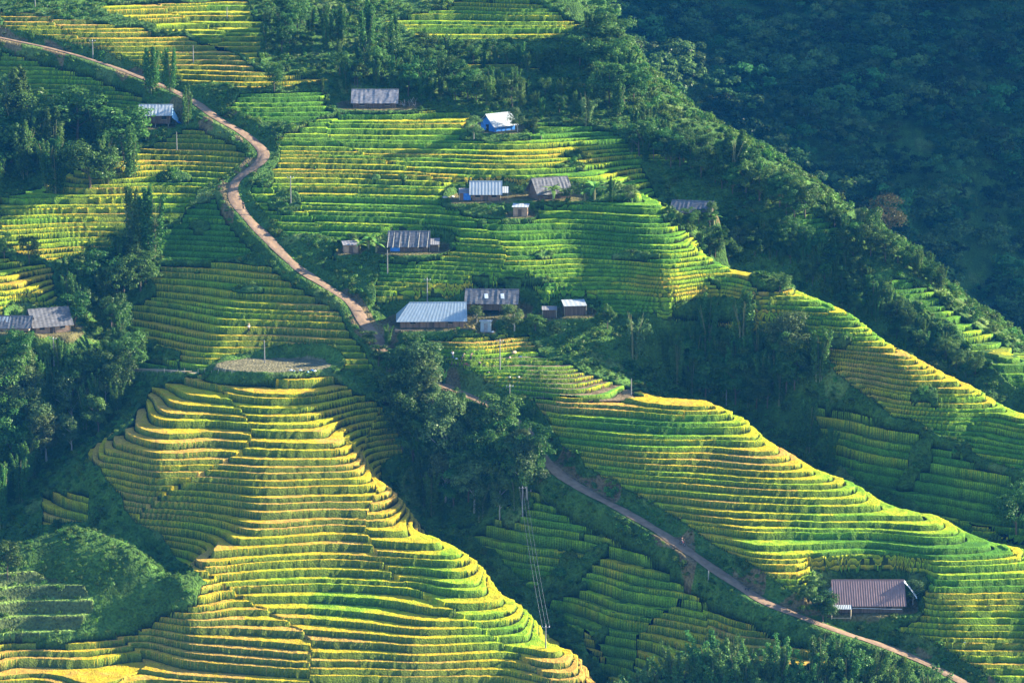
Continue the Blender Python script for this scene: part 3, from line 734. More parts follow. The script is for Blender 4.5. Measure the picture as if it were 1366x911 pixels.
grove([(835,200),(880,205),(930,225),(990,250),(1050,268),(1090,290),(1060,292),(990,265),(900,225),(840,212)], 34, ['broad','bamboo','broad'], 34, 54, 'the upper ridge crest', 'trees on the upper ridge crest', 7, 12)
tree_at('tall', 976,246, 76, 'tallest plumed tree on the ridge crest right of the central terraces', wide=1.7)
tree_at('fine', 1148,316, 40, 'light green tree on the crest left of the reddish brown one')
tree_at('russet', 1184,322, 66, 'large reddish brown tree on the ridge crest against the dark slope', wide=1.1)
tree_at('broad', 1160,322, 48, 'green tree pressed against the left of the reddish brown tree')
grove([(1110,320),(1190,340),(1240,365),(1270,392),(1250,388),(1190,352),(1130,345)], 13, ['broad','bamboo'], 32, 46, 'the lower ridge crest', 'trees on the lower ridge crest', 8, 12)
grove([(960,300),(1040,310),(1120,335),(1165,378),(1210,432),(1268,472),(1310,505),(1290,508),(1210,465),(1140,420),(1060,372),(990,335)], 84, ['broad','bamboo','broad'], 20, 34, 'the right bushy slope', 'small trees of the right hand bushy slope', 9, 9)
grove([(888,490),(925,488),(960,492),(1010,488),(1050,486),(1075,490),(1050,550),(1000,545),(940,538),(895,520)], 30, ['broad','tall','bamboo'], 50, 72, 'the dark grove', 'trees of the dark grove', 10, 13)
tree_at('tall', 944,470, 84, 'leftmost of the tall columns topping the dark grove', wide=1.1)
tree_at('tall', 990,470, 88, 'tallest column in the middle of the dark grove', wide=1.2)
tree_at('fine', 1048,486, 74, 'greyish bushy tree at the right of the dark grove', wide=1.1)
tree_at('bamboo', 1092,506, 76, 'wide drooping bamboo at the right end of the dark grove', wide=1.3)
tree_at('droop', 846,478, 78, 'pale drooping bamboo left of the dark grove', wide=1.0)
tree_at('broad', 810,438, 34, 'round bush tree left of the pale drooping bamboo')
tree_at('tall', 1078,602, 76, 'lit bamboo plume rising behind the edge of the lower right spur', wide=1.0)
tree_at('bamboo', 1108,622, 62, 'second lit bamboo, lower and right of the first, behind the spur edge', wide=.8)
tree_at('broad', 1356,712, 74, 'dark tree cut by the right edge beyond the lower right spur')
grove([(512,520),(560,525),(590,545),(620,575),(650,585),(690,605),(722,632),(715,660),(680,690),(620,708),(575,700),(545,640),(525,580)], 56, ['broad','broad','bamboo','broad','fine'], 54, 76, 'the central grove', 'trees of the central grove', 11, 14)
grove([(492,462),(520,458),(560,480),(600,510),(590,520),(540,505),(500,490)], 12, ['broad','bamboo'], 24, 34, 'the road thicket', 'small trees at the road bend', 21, 12, 1.2)
tree_at('fine', 556,532, 80, 'broad pale leaved tree at the top left of the central grove', wide=1.4)
tree_at('fine', 596,640, 118, 'big silvery leaved tree in the middle of the central grove', wide=1.0)
tree_at('fine', 702,668, 88, 'silvery tree at the right edge of the central grove near the road', wide=1.0)
grove([(800,1000),(850,960),(900,940),(950,925),(1050,918),(1130,925),(1190,938),(1250,965),(1270,1010)], 50, ['feather'], 88, 112, 'the bottom bamboo', 'feathery bamboo at the bottom edge', 12, 17)
tree_at('fine', 1218,806, 36, 'pale bushy tree at the right end of the brown roofed house', wide=1.4)
tree_at('broad', 1098,828, 42, 'dark bush tree at the left end of the brown roofed house', wide=1.4)
tree_at('fine', 686,440, 36, 'rounded greyish tree right of the old roof behind the small pale shed', wide=1.5)
tree_at('fine', 636,430, 24, 'small tree between the long grey roof and the old roof', wide=1.3)
tree_at('broad', 714,441, 24, 'low dark tree left of the little open shed', wide=1.4)
tree_at('bamboo', 816,268, 36, 'narrow dark column right of the banana plants', wide=.8)
tree_at('fine', 842,270, 28, 'twiggy pale tree at the right end of the banana row', wide=1.0)
tree_at('broad', 690,262, 16, 'low dark tree between the pale roofed house and the dark gabled house', wide=1.6)
tree_at('broad', 760,268, 20, 'low dark tree in front of the dark gabled house', wide=1.8)
tree_at('broad', 77,704, 14, 'tiny tree on the very top of the bushy knoll', wide=1.2)
tree_at('fine', 948,294, 26, 'slim tree at the right end of the dark tarred roof')
tree_at('broad', 1040,388, 26, 'bush tree among the yellow terraces of the right hand spur', wide=1.5)
tree_at('fine', 470,330, 20, 'pale bush tree behind the small clay hut', wide=1.2)
grove([(772,60),(800,40),(830,90),(850,140),(830,165),(795,130),(770,100)], 22, ['broad','tall','bamboo'], 42, 62, 'the valley head', 'trees of the dark valley head', 22, 11, 1.2)
grove([(840,165),(870,175),(930,205),(1000,235),(1060,262),(1050,268),(980,240),(900,212),(845,190)], 22, ['broad','bamboo'], 28, 42, 'the crest line', 'low trees along the ridge crest', 23, 10, 1.3)
grove([(1095,275),(1150,315),(1220,350),(1270,385),(1255,392),(1200,355),(1140,325),(1095,290)], 16, ['broad','bamboo'], 22, 34, 'the far ridge bushes', 'low trees along the far ridge', 24, 10, 1.3)
grove([(560,65),(620,70),(700,75),(760,85),(740,110),(640,100),(560,95)], 16, ['broad','bamboo'], 22, 34, 'the upper slope', 'trees on the slope below the top terraces', 25, 14, 1.1)
grove([(895,296),(940,298),(985,300),(990,350),(960,345),(930,322)], 12, ['broad','bamboo'], 18, 28, 'the tarred roof thicket', 'small trees under the tarred roof', 26, 10, 1.3)
tree_at('broad', 1072,806, 30, 'low dark tree on the bank left of the brown roofed house', wide=1.5)
tree_at('broad', 1084,790, 26, 'small tree behind the low one on the bank left of the brown roofed house', wide=1.5)
tree_at('broad', 972,350, 34, 'dark bushy tree where the yellow terraces narrow below the tarred roof', wide=1.4)
tree_at('fine', 985,335, 34, 'light bushy tree above the dark one below the tarred roof', wide=1.3)
# banana plants
def banana_mesh(seed):
    rng = random.Random(seed); parts = []
    for i in range(11):
        a = rng.random()*6.28; el = rng.uniform(.5, 1.3); ln = rng.uniform(.45, .7); w = .075; pts = []
        for k in range(7):
            t = k/6; r = ln*t*math.cos(el*(1-t*.2)); z = .38+ln*(t*math.sin(el)-.75*t*t*(1.4-el*.6)); ww = w*math.sin(math.pi*min(1, .08+t*.9))
            c = np.array([math.cos(a)*r, math.sin(a)*r, z]); s = np.array([-math.sin(a), math.cos(a), 0])
            pts += [c-s*ww-np.array([0, 0, .25*ww]), c, c+s*ww-np.array([0, 0, .25*ww])]
        F = []
        for k in range(6):
            for j in range(2): F.append((k*3+j, k*3+j+1, k*3+j+4, k*3+j+3))
        parts.append((np.array(pts), np.array(F), np.full(len(pts), .8+.5*rng.random())))
    return leafmesh('leaves', parts, M['banana'])
BAN = [banana_mesh(s) for s in (1, 2)]
BST = tubemesh('stem', [tube([(0, 0, -.05), (0, 0, .4)], [.05, .035])], M['culm'])
def banana(u, v, hpx, label, group='banana plants beside the farmhouses'):
    p = HIT(u, v); e = link(bpy.data.objects.new('banana_plant', None)); s = hpx*mpp(p)*1.05; e.location = p; e.scale = (s*1.1, s*1.1, s); e.rotation_euler = (0, 0, TR.random()*6)
    tag(e, label, 'banana plant', group)
    link(bpy.data.objects.new('leaves', TR.choice(BAN)), e); link(bpy.data.objects.new('stem', BST), e)
for u, v, h, lb in [(738,268,34,'big banana plant in front of the dark gabled house'),(793,266,36,'big banana plant in the middle of the thicket right of the dark gabled house'),(780,268,24,'smaller banana plant left of the middle one'),(843,270,22,'small banana plant at the right end of the thicket'),
     (492,334,32,'banana plant left of the white striped roof'),(502,336,26,'lower banana plant touching the white striped roof'),(480,336,24,'banana plant beside the small clay hut'),(708,186,18,'bright banana plant right of the blue gabled house'),(722,186,15,'rightmost banana plant near the blue gabled house'),
     (944,282,24,'banana plant sticking up right of the dark tarred roof'),(952,300,22,'banana plant below the dark tarred roof'),(790,418,16,'pale banana plant right of the small open shed')]:
    banana(u, v, h, lb)
# ------------------------------------------------------------------ scattered growth: one object each, instances on points
def scatter(name, protos, P, S, R, kind_label, cat, seed):
    me = bpy.data.meshes.new(name); me.vertices.add(len(P)); me.vertices.foreach_set('co', np.asarray(P, np.float32).ravel())
    for nme, typ, dat in (('sc', 'FLOAT_VECTOR', S), ('rt', 'FLOAT_VECTOR', R)):
        a = me.attributes.new(nme, typ, 'POINT'); a.data.foreach_set('vector', np.asarray(dat, np.float32).ravel())
    a = me.attributes.new('ix', 'INT', 'POINT'); a.data.foreach_set('value', np.random.default_rng(seed).integers(0, len(protos), len(P)).astype(np.int32))
    o = link(bpy.data.objects.new(name, me)); tag(o, kind_label, cat, kind='stuff')
    ng = bpy.data.node_groups.new(name, 'GeometryNodeTree')
    ng.interface.new_socket('Geometry', in_out='INPUT', socket_type='NodeSocketGeometry'); ng.interface.new_socket('Geometry', in_out='OUTPUT', socket_type='NodeSocketGeometry')
    n = ng.nodes; l = ng.links; gi = n.new('NodeGroupInput'); go = n.new('NodeGroupOutput'); ip = n.new('GeometryNodeInstanceOnPoints')
    gg = n.new('GeometryNodeGeometryToInstance')
    for p in reversed(protos):
        oi = n.new('GeometryNodeObjectInfo'); oi.inputs['Object'].default_value = p; oi.inputs['As Instance'].default_value = True; l.new(oi.outputs['Geometry'], gg.inputs[0])
    ip.inputs['Pick Instance'].default_value = True
    l.new(gi.outputs[0], ip.inputs['Points']); l.new(gg.outputs[0], ip.inputs['Instance'])
    for nme, typ, sock in (('ix', 'INT', 'Instance Index'), ('rt', 'FLOAT_VECTOR', 'Rotation'), ('sc', 'FLOAT_VECTOR', 'Scale')):
        a = n.new('GeometryNodeInputNamedAttribute'); a.data_type = typ; a.inputs['Name'].default_value = nme
        l.new(next(s for s in a.outputs if s.enabled and s.name == 'Attribute'), ip.inputs[sock])
    l.new(ip.outputs[0], go.inputs[0])
    md = o.modifiers.new('scatter', 'NODES'); md.node_group = ng
    return o
def dome(seed, n, leaf):
    rng = np.random.default_rng(seed); cs = []; rs = []
    for i in range(7):
        a = rng.random()*6.28; q = rng.random()*.32; cs.append((math.cos(a)*q, math.sin(a)*q, .12+.35*rng.random()*(1-q))); rs.append(.16+.14*rng.random())
    return lobes(rng, cs, rs, n, leaf)
def proto(name, me): return bpy.data.objects.new(name, me)
SHR = [proto('shrub', leafmesh('shrub', [dome(200+i, 210, .075)], M['shrub'])) for i in range(4)]
TUF = []
for i in range(3):
    rng = np.random.default_rng(300+i); m = 60; a = rng.random(m)*6.28; r = rng.random(m)*.5
    C = np.c_[np.cos(a)*r, np.sin(a)*r, .15+.35*rng.random(m)]
    TUF.append(proto('grass_tuft', leafmesh('grass_tuft', [quads(C, np.c_[np.cos(a), np.sin(a), .3+0*a], .17, rng, .28)], M['shrub'])))
rng = np.random.default_rng(77)
cellw = (np.gradient(XX, axis=1)*np.gradient(YY, axis=0))
def pick(mask, dens):
    p = cellw*dens*mask; k = rng.random(p.shape) < p; i = np.nonzero(k); n = len(i[0])
    x = XX[i]+rng.uniform(-.15, .15, n); y = YY[i]+rng.uniform(-.18, .18, n); return x, y, i
inview = (UU > -60) & (UU < 1430) & (VV > -30) & (VV < 960)
cm = noise(XX/6., YY/5., 130)
okb = (REG < 0) & (YY < 745) & (YY > 482) & (DROAD > 2.2) & (PADW < .6) & (dpat > 1.15) & (DPATH > 1.2) & inview
knm = okb & (((UU-60)/90)**2+((VV-815)/42)**2 < 1) & (YY < 530)
bank = (DROAD < 8) & (DROAD > 2.2) & (YY < 600)
x, y, i = pick(okb & ~knm, np.clip(.40+.30*cm, .08, .7)+.35*bank)
s = (.75+1.5*rng.random(len(x))**2)*(1+.4*cm[i]); s = s*np.where((YY[i] > yplane(VV[i])+7) & (UU[i] > 780), 1.5, 1); s = s*np.where((((UU[i]-110)/190)**2+((VV[i]-760)/95)**2 < 1) & (YY[i] < 547), .55, 1); zz = G(x, y)
scatter('undergrowth', SHR, np.c_[x, y, zz-.15*s], np.c_[s, s, s*rng.uniform(.6, 1.15, len(x))], np.c_[rng.normal(0, .15, len(x)), rng.normal(0, .15, len(x)), rng.random(len(x))*6.28], 'low green bushes covering the banks, gullies and knoll between the terraces', 'bushes', 1)
x, y, i = pick((okb | (knm)), .35); s = .5+.8*rng.random(len(x))
print('shrubs, tufts', len(zz), len(x))
scatter('long_grass', TUF, np.c_[x, y, G(x, y)], np.c_[s, s, s], np.c_[rng.normal(0, .1, len(x)), rng.normal(0, .1, len(x)), rng.random(len(x))*6.28], 'tufts of long grass and weeds among the bushes on the banks', 'grass', 2)
FOR = [proto('forest_tree', leafmesh('forest_tree', [broad_crown(400+i, n=1300, leaf=.036, nl=11, wide=.36+.04*i)], M['forest'])) for i in range(4)]
far = (YY > 752) & (UU > 700) & (UU < 1460) & (VV < 520) & (YY < 1080)
x, y, i = pick(far, .026*(1+.5*cm)); s = 5.0+9.0*rng.random(len(x))**1.6
print('forest', len(x))
scatter('forest', FOR, np.c_[x, y, G(x, y)-1.2], np.c_[s*1.15, s*1.15, s], np.c_[rng.normal(0, .08, len(x)), rng.normal(0, .08, len(x)), rng.random(len(x))*6.28], 'dense dark forest covering the far shaded mountainside', 'forest', 3)
# ------------------------------------------------------------------ buildings
class MB:
    def __init__(s): s.V = []; s.F = []
    def box(s, x0, x1, y0, y1, z0, z1):
        n = len(s.V); s.V += [(x, y, z) for x in (x0, x1) for y in (y0, y1) for z in (z0, z1)]
        s.F += [tuple(n+i for i in f) for f in ((0, 1, 3, 2), (4, 6, 7, 5), (0, 4, 5, 1), (2, 3, 7, 6), (0, 2, 6, 4), (1, 5, 7, 3))]; return s
    def poly(s, pts, faces):
        n = len(s.V); s.V += [tuple(p) for p in pts]; s.F += [tuple(n+i for i in f) for f in faces]; return s
    def bar(s, a, b, r, k=6):
        V, F, c = tube([a, b], [r, r], k)
        n = len(s.V); s.V += [tuple(v) for v in V.tolist()]
        for f in F.tolist():
            g = []
            for q in f:
                if q not in g: g.append(q)
            s.F.append(tuple(n+q for q in g))
        return s
    def slab(s, p00, p10, p11, p01, th=.05, nx=1, ny=1, amp=0.0, per=.9, jit=0.0, seed=0):
        # corrugated or patched sheet between four corners, with thickness; waves run up the slope
        p00, p10, p11, p01 = map(np.array, (p00, p10, p11, p01)); nrm = np.cross(p10-p00, p01-p00); nrm = nrm/np.linalg.norm(nrm)
        if nrm[2] < 0: nrm = -nrm
        rg = random.Random(seed); top = []
        for j in range(ny+1):
            for i in range(nx+1):
                a, b = i/nx, j/ny; p = (p00*(1-a)+p10*a)*(1-b)+(p01*(1-a)+p11*a)*b
                h = amp*(.5+.5*math.cos(i*math.pi))+rg.uniform(-jit, jit); top.append(p+nrm*h)
        n = len(s.V); m = (nx+1)*(ny+1); s.V += [tuple(p+nrm*th) for p in top]+[tuple(p) for p in top]
        q = lambda i, j, o: n+o+j*(nx+1)+i
        for j in range(ny):
            for i in range(nx):
                s.F.append((q(i, j, 0), q(i+1, j, 0), q(i+1, j+1, 0), q(i, j+1, 0))); s.F.append((q(i, j, m), q(i, j+1, m), q(i+1, j+1, m), q(i+1, j, m)))
        for i in range(nx):
            s.F.append((q(i, 0, m), q(i+1, 0, m), q(i+1, 0, 0), q(i, 0, 0))); s.F.append((q(i, ny, 0), q(i+1, ny, 0), q(i+1, ny, m), q(i, ny, m)))
        for j in range(ny):
            s.F.append((q(0, j, 0), q(0, j+1, 0), q(0, j+1, m), q(0, j, m))); s.F.append((q(nx, j, m), q(nx, j+1, m), q(nx, j+1, 0), q(nx, j, 0)))
        return s
    def build(s, name, mat, parent=None):
        me = bpy.data.meshes.new(name); me.from_pydata(s.V, [], s.F); me.materials.append(mat); me.update()
        return link(bpy.data.objects.new(name, me), parent)
def root(name, loc, yaw, label, cat, group=None):
    e = link(bpy.data.objects.new(name, None)); e.location = loc; e.rotation_euler = (0, 0, math.radians(yaw)); e.empty_display_size = .5
    return tag(e, label, cat, group)
def gable(name, pad, label, W, D, wh, rise, roof, wall, yaw=0, over=.55, amp=.03, nx=20, hip=0, dx=0, dy=0, door=True, base=None, jit=0.0, cat='house', gable_mat=None, lift=0):
    x, y, z, hw, hd = PADC[pad]
    e = root(name, (x+dx, y+dy, z+lift), yaw, label, cat)
    a, b = W/2, D/2
    pts = [(-a, -b, 0), (a, -b, 0), (a, b, 0), (-a, b, 0), (-a, -b, wh), (a, -b, wh), (a, b, wh), (-a, b, wh)]
    m = MB().poly(pts, [(0, 1, 5, 4), (1, 2, 6, 5), (2, 3, 7, 6), (3, 0, 4, 7), (0, 3, 2, 1), (4, 5, 6, 7)]); wl = m.build('wall', wall, e)
    if not hip:
        MB().poly([(-a+.02, -b, wh), (-a+.02, b, wh), (-a+.02, 0, wh+rise-.05), (-a+.12, -b, wh), (-a+.12, b, wh), (-a+.12, 0, wh+rise-.05)], [(0, 2, 1), (3, 4, 5), (0, 1, 4, 3), (0, 3, 5, 2), (1, 2, 5, 4)]).build('gable_wall', gable_mat or wall, e)
    MB().poly([(a-.02, -b, wh), (a-.02, b, wh), (a-.02, 0, wh+rise-.05), (a-.12, -b, wh), (a-.12, b, wh), (a-.12, 0, wh+rise-.05)], [(0, 1, 2), (3, 5, 4), (0, 3, 4, 1), (0, 2, 5, 3), (1, 4, 5, 2)]).build('gable_wall', gable_mat or wall, e)
    k = rise/b; oz = wh-over*k; l = -a-over; r = a+over; hl = l+hip if hip else l
    rf = MB().slab((l, -b-over, oz), (r, -b-over, oz), (r, 0, wh+rise), (hl, 0, wh+rise), .05, nx, 4, amp, jit=jit, seed=pad).build('roof', roof, e)
    MB().slab((l, b+over, oz), (r, b+over, oz), (r, 0, wh+rise), (hl, 0, wh+rise), .05, nx, 4, amp, jit=jit, seed=pad+50).build('roof', roof, e)
    if hip: MB().slab((l, b+over, oz), (l, -b-over, oz), (hl, 0, wh+rise+.01), (hl, 0.05, wh+rise+.01), .05, 8, 2, amp).build('roof', roof, e)
    MB().bar((hl, 0, wh+rise+.05), (r, 0, wh+rise+.05), .09).build('ridge_cap', roof, e)
    if door:
        d = MB().box(-.5, .5, -b-.06, -b+.02, 0, min(1.9, wh-.1)).build('door', M['wood'], e)
        MB().box(.32, .38, -b-.11, -b-.06, .8*min(1, wh/2), 1.0*min(1, wh/2)).build('handle', M['dark'], d)
        for sx in (-.3, .3):
            f = MB().box(sx*W-.5, sx*W+.5, -b-.05, -b+.02, wh*.4, wh*.8).build('window', M['dark'], e)
            MB().box(sx*W-.56, sx*W+.56, -b-.08, -b-.05, wh*.4-.06, wh*.4).build('sill', M['bamboo_pole'], f)
    n = max(2, int(W/3))
    for i in range(n+1):
        px = -a+W*i/n; MB().bar((px, -b-over*.6, -.3), (px, -b-over*.6, oz+over*.4*k), .07).build('post', M['bark'], e)
    return e
def mono(e, x0, x1, y0, y1, zf, zb, roof, wall=None, wz=None, posts=True, name='lean_to_roof', amp=.03, nx=10):
    MB().slab((x0, y0, zf), (x1, y0, zf), (x1, y1, zb), (x0, y1, zb), .05, nx, 2, amp).build(name, roof, e)
    if wall: MB().poly([(x0+.25, y0+.3, 0), (x1-.25, y0+.3, 0), (x1-.25, y1-.2, 0), (x0+.25, y1-.2, 0), (x0+.25, y0+.3, zf), (x1-.25, y0+.3, zf), (x1-.25, y1-.2, zb-.06), (x0+.25, y1-.2, zb-.06)],
        [(0, 1, 5, 4), (1, 2, 6, 5), (2, 3, 7, 6), (3, 0, 4, 7), (0, 3, 2, 1), (4, 5, 6, 7)]).build('side_wall', wall, e)
    if posts:
        for px in (x0+.15, x1-.15): MB().bar((px, y0+.12, -.3), (px, y0+.12, zf), .06).build('post', M['bamboo_pole'], e)
# upper left, blue tarp
e = gable('farmhouse', 0, 'small plank house on stilts with a pale roof and blue tarp at its right', 6.4, 4.6, 2.0, 1.7, M['whiteroof'], M['wood'], over=.5, jit=.03, lift=.8)
MB().box(-3.2, 3.2, -2.3, 2.3, -.12, 0).build('floor', M['wood'], e)
MB().slab((3.6, -2.0, 1.1), (4.8, -1.6, .2), (4.6, 1.2, .6), (3.3, 0, 3.4), .04, 5, 5, 0, jit=.10).build('tarp', M['lightblue'], e)
MB().slab((4.5, -2.2, .3), (5.6, -1.9, -.6), (5.4, .4, -.5), (4.4, .3, .4), .04, 4, 4, 0, jit=.10).build('tarp', M['blue'], e)
for sx in (-2.8, 0, 2.8): MB().bar((sx, -2.2, -1.6), (sx, -2.2, 0), .1).build('stilt', M['palebark'], e)
# top, weathered long roof
e = gable('farmhouse', 1, 'long low house with a weathered grey brown roof under the tree belt', 9.2, 5.6, 1.5, 2.2, M['greyroof'], M['wood'], amp=.02, jit=.05, dx=-.6)
e = root('timber_stack', (PADC[1][0]+6.6, PADC[1][1]-.6, PADC[1][2]), 8, 'heap of sticks and timber at the right end of the weathered long roof', 'timber heap')
rr = random.Random(3); 
for i in range(26):
    a = rr.uniform(-2, 2); b = rr.uniform(-1, 1); MB().bar((a, b, rr.uniform(0, .5)), (a+rr.uniform(-1.2, 1.2), b+rr.uniform(-.6, .6), rr.uniform(.4, 1.9)), .06, 5).build('stick', M['bark' if i % 2 else 'palebark'], e)
# blue gabled house
e = gable('farmhouse', 2, 'small house with a bright blue gable wall and a worn pale grey roof', 5.6, 4.8, 1.5, 2.0, M['whiteroof'], M['blue'], yaw=38, over=.6, jit=.05, door=False, gable_mat=M['blue'])
f = MB().box(-2.86, -2.79, -.45, .45, 0, 1.35).build('door', M['dark'], e); MB().box(-2.9, -2.86, .25, .32, .6, .8).build('handle', M['white'], f)
# white roofed house in the middle
e = gable('farmhouse', 3, 'brown plank house with a bright pale sheet roof and blue tarp on its left', 5.6, 4.4, 1.8, 1.9, M['whiteroof'], M['wood2'], over=.6, dx=.3)
mono(e, -5.6, -3.0, -1.9, 1.4, 1.5, 2.0, M['greyroof'], M['wood2'])
MB().slab((-4.6, -2.0, .1), (-3.1, -2.0, .1), (-3.1, -1.85, 1.5), (-4.6, -1.85, 1.5), .03, 6, 3, 0, jit=.04).build('tarp', M['blue'], e)
mono(e, 2.9, 4.7, -2.2, 1.2, 1.6, 2.4, M['whiteroof'])
MB().box(-3.4, 4.6, -3.5, -2.9, -.9, -.05).build('stone_terrace', M['clay'], e)
e = root('clay_shed', (PADC[4][0], PADC[4][1], PADC[4][2]), -6, 'tiny clay walled shed just below the brown plank house', 'shed')
mono(e, -1.6, 1.8, -1.3, 1.4, 1.9, 2.25, M['whiteroof'], M['clay'], posts=False, name='roof'); MB().box(-.35, .4, -1.05, -.96, 0, 1.5).build('door', M['wood'], e)
e = gable('farmhouse', 5, 'dark roofed house half hidden behind banana plants and bushes', 7.2, 5.0, 1.6, 2.5, M['oldroof'], M['wood'], yaw=24, jit=.04)
# tarred roof on the right
e = gable('farmhouse', 6, 'low house with a dark tarred roof at the right end of the central terraces', 7.6, 5.4, 1.0, 1.7, M['oldroof'], M['wood'], yaw=-14, jit=.03)
# striped roof
e = gable('farmhouse', 7, 'dark roofed house with six pale poles laid across its roof', 7.6, 5.0, 1.5, 2.3, M['oldroof'], M['wood'], over=.5, jit=.03, dx=-.6)
for i, px in enumerate((-4.0, -2.9, -1.6, .2, 2.2, 4.0)):
    k = 2.3/2.5; MB().bar((px-.35, -3.2, 1.5-.7*k+.12), (px, .1, 3.9), .075).build('roof_pole', M['palebark'], e)
MB().slab((-3.8, -2.64, .15), (-1.8, -2.64, .15), (-1.8, -2.58, 1.2), (-3.8, -2.58, 1.2), .03, 6, 3, 0, jit=.03).build('tarp', M['blue'], e)
mono(e, 4.0, 6.2, -2.3, 1.4, 1.4, 2.1, M['greyroof'], M['wood'])
e = root('clay_hut', (PADC[8][0], PADC[8][1], PADC[8][2]), 10, 'little square hut with pale clay walls beside the banana plants', 'hut')
mono(e, -1.7, 1.7, -1.4, 1.5, 1.7, 2.1, M['greyroof'], M['clay'], posts=False, name='roof'); MB().box(-.4, .4, -1.16, -1.08, 0, 1.4).build('door', M['wood'], e)
# long blue grey roof
e = gable('farmhouse', 9, 'long plank house with a large blue grey metal roof hipped at the left', 12.4, 6.4, 1.9, 2.5, M['blueroof'], M['wood2'], over=.75, hip=2.6, amp=.02, nx=40, dx=-.3, yaw=2)
MB().box(-7.2, 8.2, -5.0, -3.4, -.5, -.04).build('stone_terrace', M['clay'], e)
for i in range(9): MB().bar((-5+i*1.3, -3.27, 0), (-5+i*1.3, -3.27, 1.7), .06).build('batten', M['bark'], e)
e = gable('farmhouse', 10, 'old dark roofed building with two white roof patches behind small trees', 9.6, 5.2, 1.7, 2.0, M['oldroof'], M['wood'], jit=.04, yaw=-3, dx=.2, dy=1.5, lift=.9)
for px in (-1.0, 2.2):
    k = 2.0/2.6; MB().slab((px-.35, -2.0, 1.7+.6*k+.08), (px+.35, -2.0, 1.7+.6*k+.08), (px+.2, -1.0, 1.7+1.6*k+.08), (px-.5, -1.0, 1.7+1.6*k+.08), .03).build('skylight', M['white'], e)
e = root('open_shed', PADC[11][:3], 8, 'little open shed with a pale lean roof right of the farmhouses', 'shed')
mono(e, -2.3, 2.3, -1.8, 1.8, 1.9, 2.5, M['whiteroof'], name='roof'); mono(e, -2.3, 2.3, -1.8, 1.8, 1.85, 2.45, M['wood'], M['wood'], posts=True, name='rafters')
e = root('pale_shed', PADC[16][:3], -4, 'small upright pale grey shed in front of the old dark roof', 'shed')
mono(e, -1.25, 1.25, -.9, 1.2, 2.1, 2.0, M['whiteroof'], M['blueroof'], posts=False, name='roof'); MB().box(-.3, .4, -.68, -.59, 0, 1.7).build('door', M['greyroof'], e)
e = root('open_shed', PADC[17][:3], 0, 'tiny pole shelter between the shrubs and the little open shed', 'shed')
mono(e, -1.5, 1.5, -1.2, 1.2, 1.6, 1.9, M['greyroof'], M['wood'], name='roof')
# left edge
e = gable('farmhouse', 12, 'low house at the left edge with a dark roof and a white sheet patch', 6.6, 4.0, 1.0, 1.6, M['oldroof'], M['clay'], dx=-.6, yaw=-3, jit=.03)
MB().slab((-3.2, -1.3, 1.58), (-.6, -1.3, 1.58), (-.6, -.2, 2.47), (-3.2, -.2, 2.47), .04, 8, 1, .02).build('roof_sheet', M['whiteroof'], e)
e = gable('farmhouse', 13, 'taller clay walled house with a big slate grey gable roof near the left edge', 7.0, 5.4, 2.0, 2.5, M['oldroof'], M['clay'], yaw=24, over=.7, gable_mat=M['wood'], dx=.4)
# brown roof
e = gable('farmhouse', 14, 'dark wooden house with a large brown corrugated roof above the lower road', 11.4, 6.6, 1.9, 3.0, M['brownroof'], M['wood'], over=.65, amp=.05, nx=60, dx=.3)
rr = random.Random(4)
sl = MB(); pts = []
for i in range(9):
    t = i/8; z = 4.7-2.5*t**1.25; xx = 6.25+2.1*t
    pts += [(xx, -1.0-1.2*t, z), (xx+.05, -.1-.2*t, z+.18)]
sl.poly(pts, [(2*i, 2*i+1, 2*i+3, 2*i+2) for i in range(8)]); o = sl.build('awning', M['white'], e); sd = o.modifiers.new('thick', 'SOLIDIFY'); sd.thickness = .05
mono(e, -6.9, -3.2, -5.2, -3.8, 1.15, 1.5, M['whiteroof'], name='porch_roof', amp=.07, nx=24)
for px in (-6.7, -3.4): MB().bar((px, -5.1, -2.2), (px, -5.1, 1.15), .09).build('porch_post', M['bamboo_pole'], e)
MB().bar((-6.7, -5.1, -.4), (-3.4, -5.1, -.4), .06).build('rail', M['bamboo_pole'], e)
MB().bar((-3.0, -4.0, 1.05), (5.6, -4.0, .85), .035).build('gutter_pipe', M['white'], e)
MB().slab((-6.9, -1.5, 2.6), (-6.0, -1.5, 3.4), (-6.0, 1.5, 3.4), (-6.9, 1.5, 2.6), .04).build('side_awning', M['whiteroof'], e)
e = gable('thatched_hut', 15, 'tiny steep roofed hut peeping out of the central grove', 2.6, 2.6, .8, 1.9, M['greyroof'], M['wood'], yaw=60, over=.4, door=False, nx=6, cat='hut')
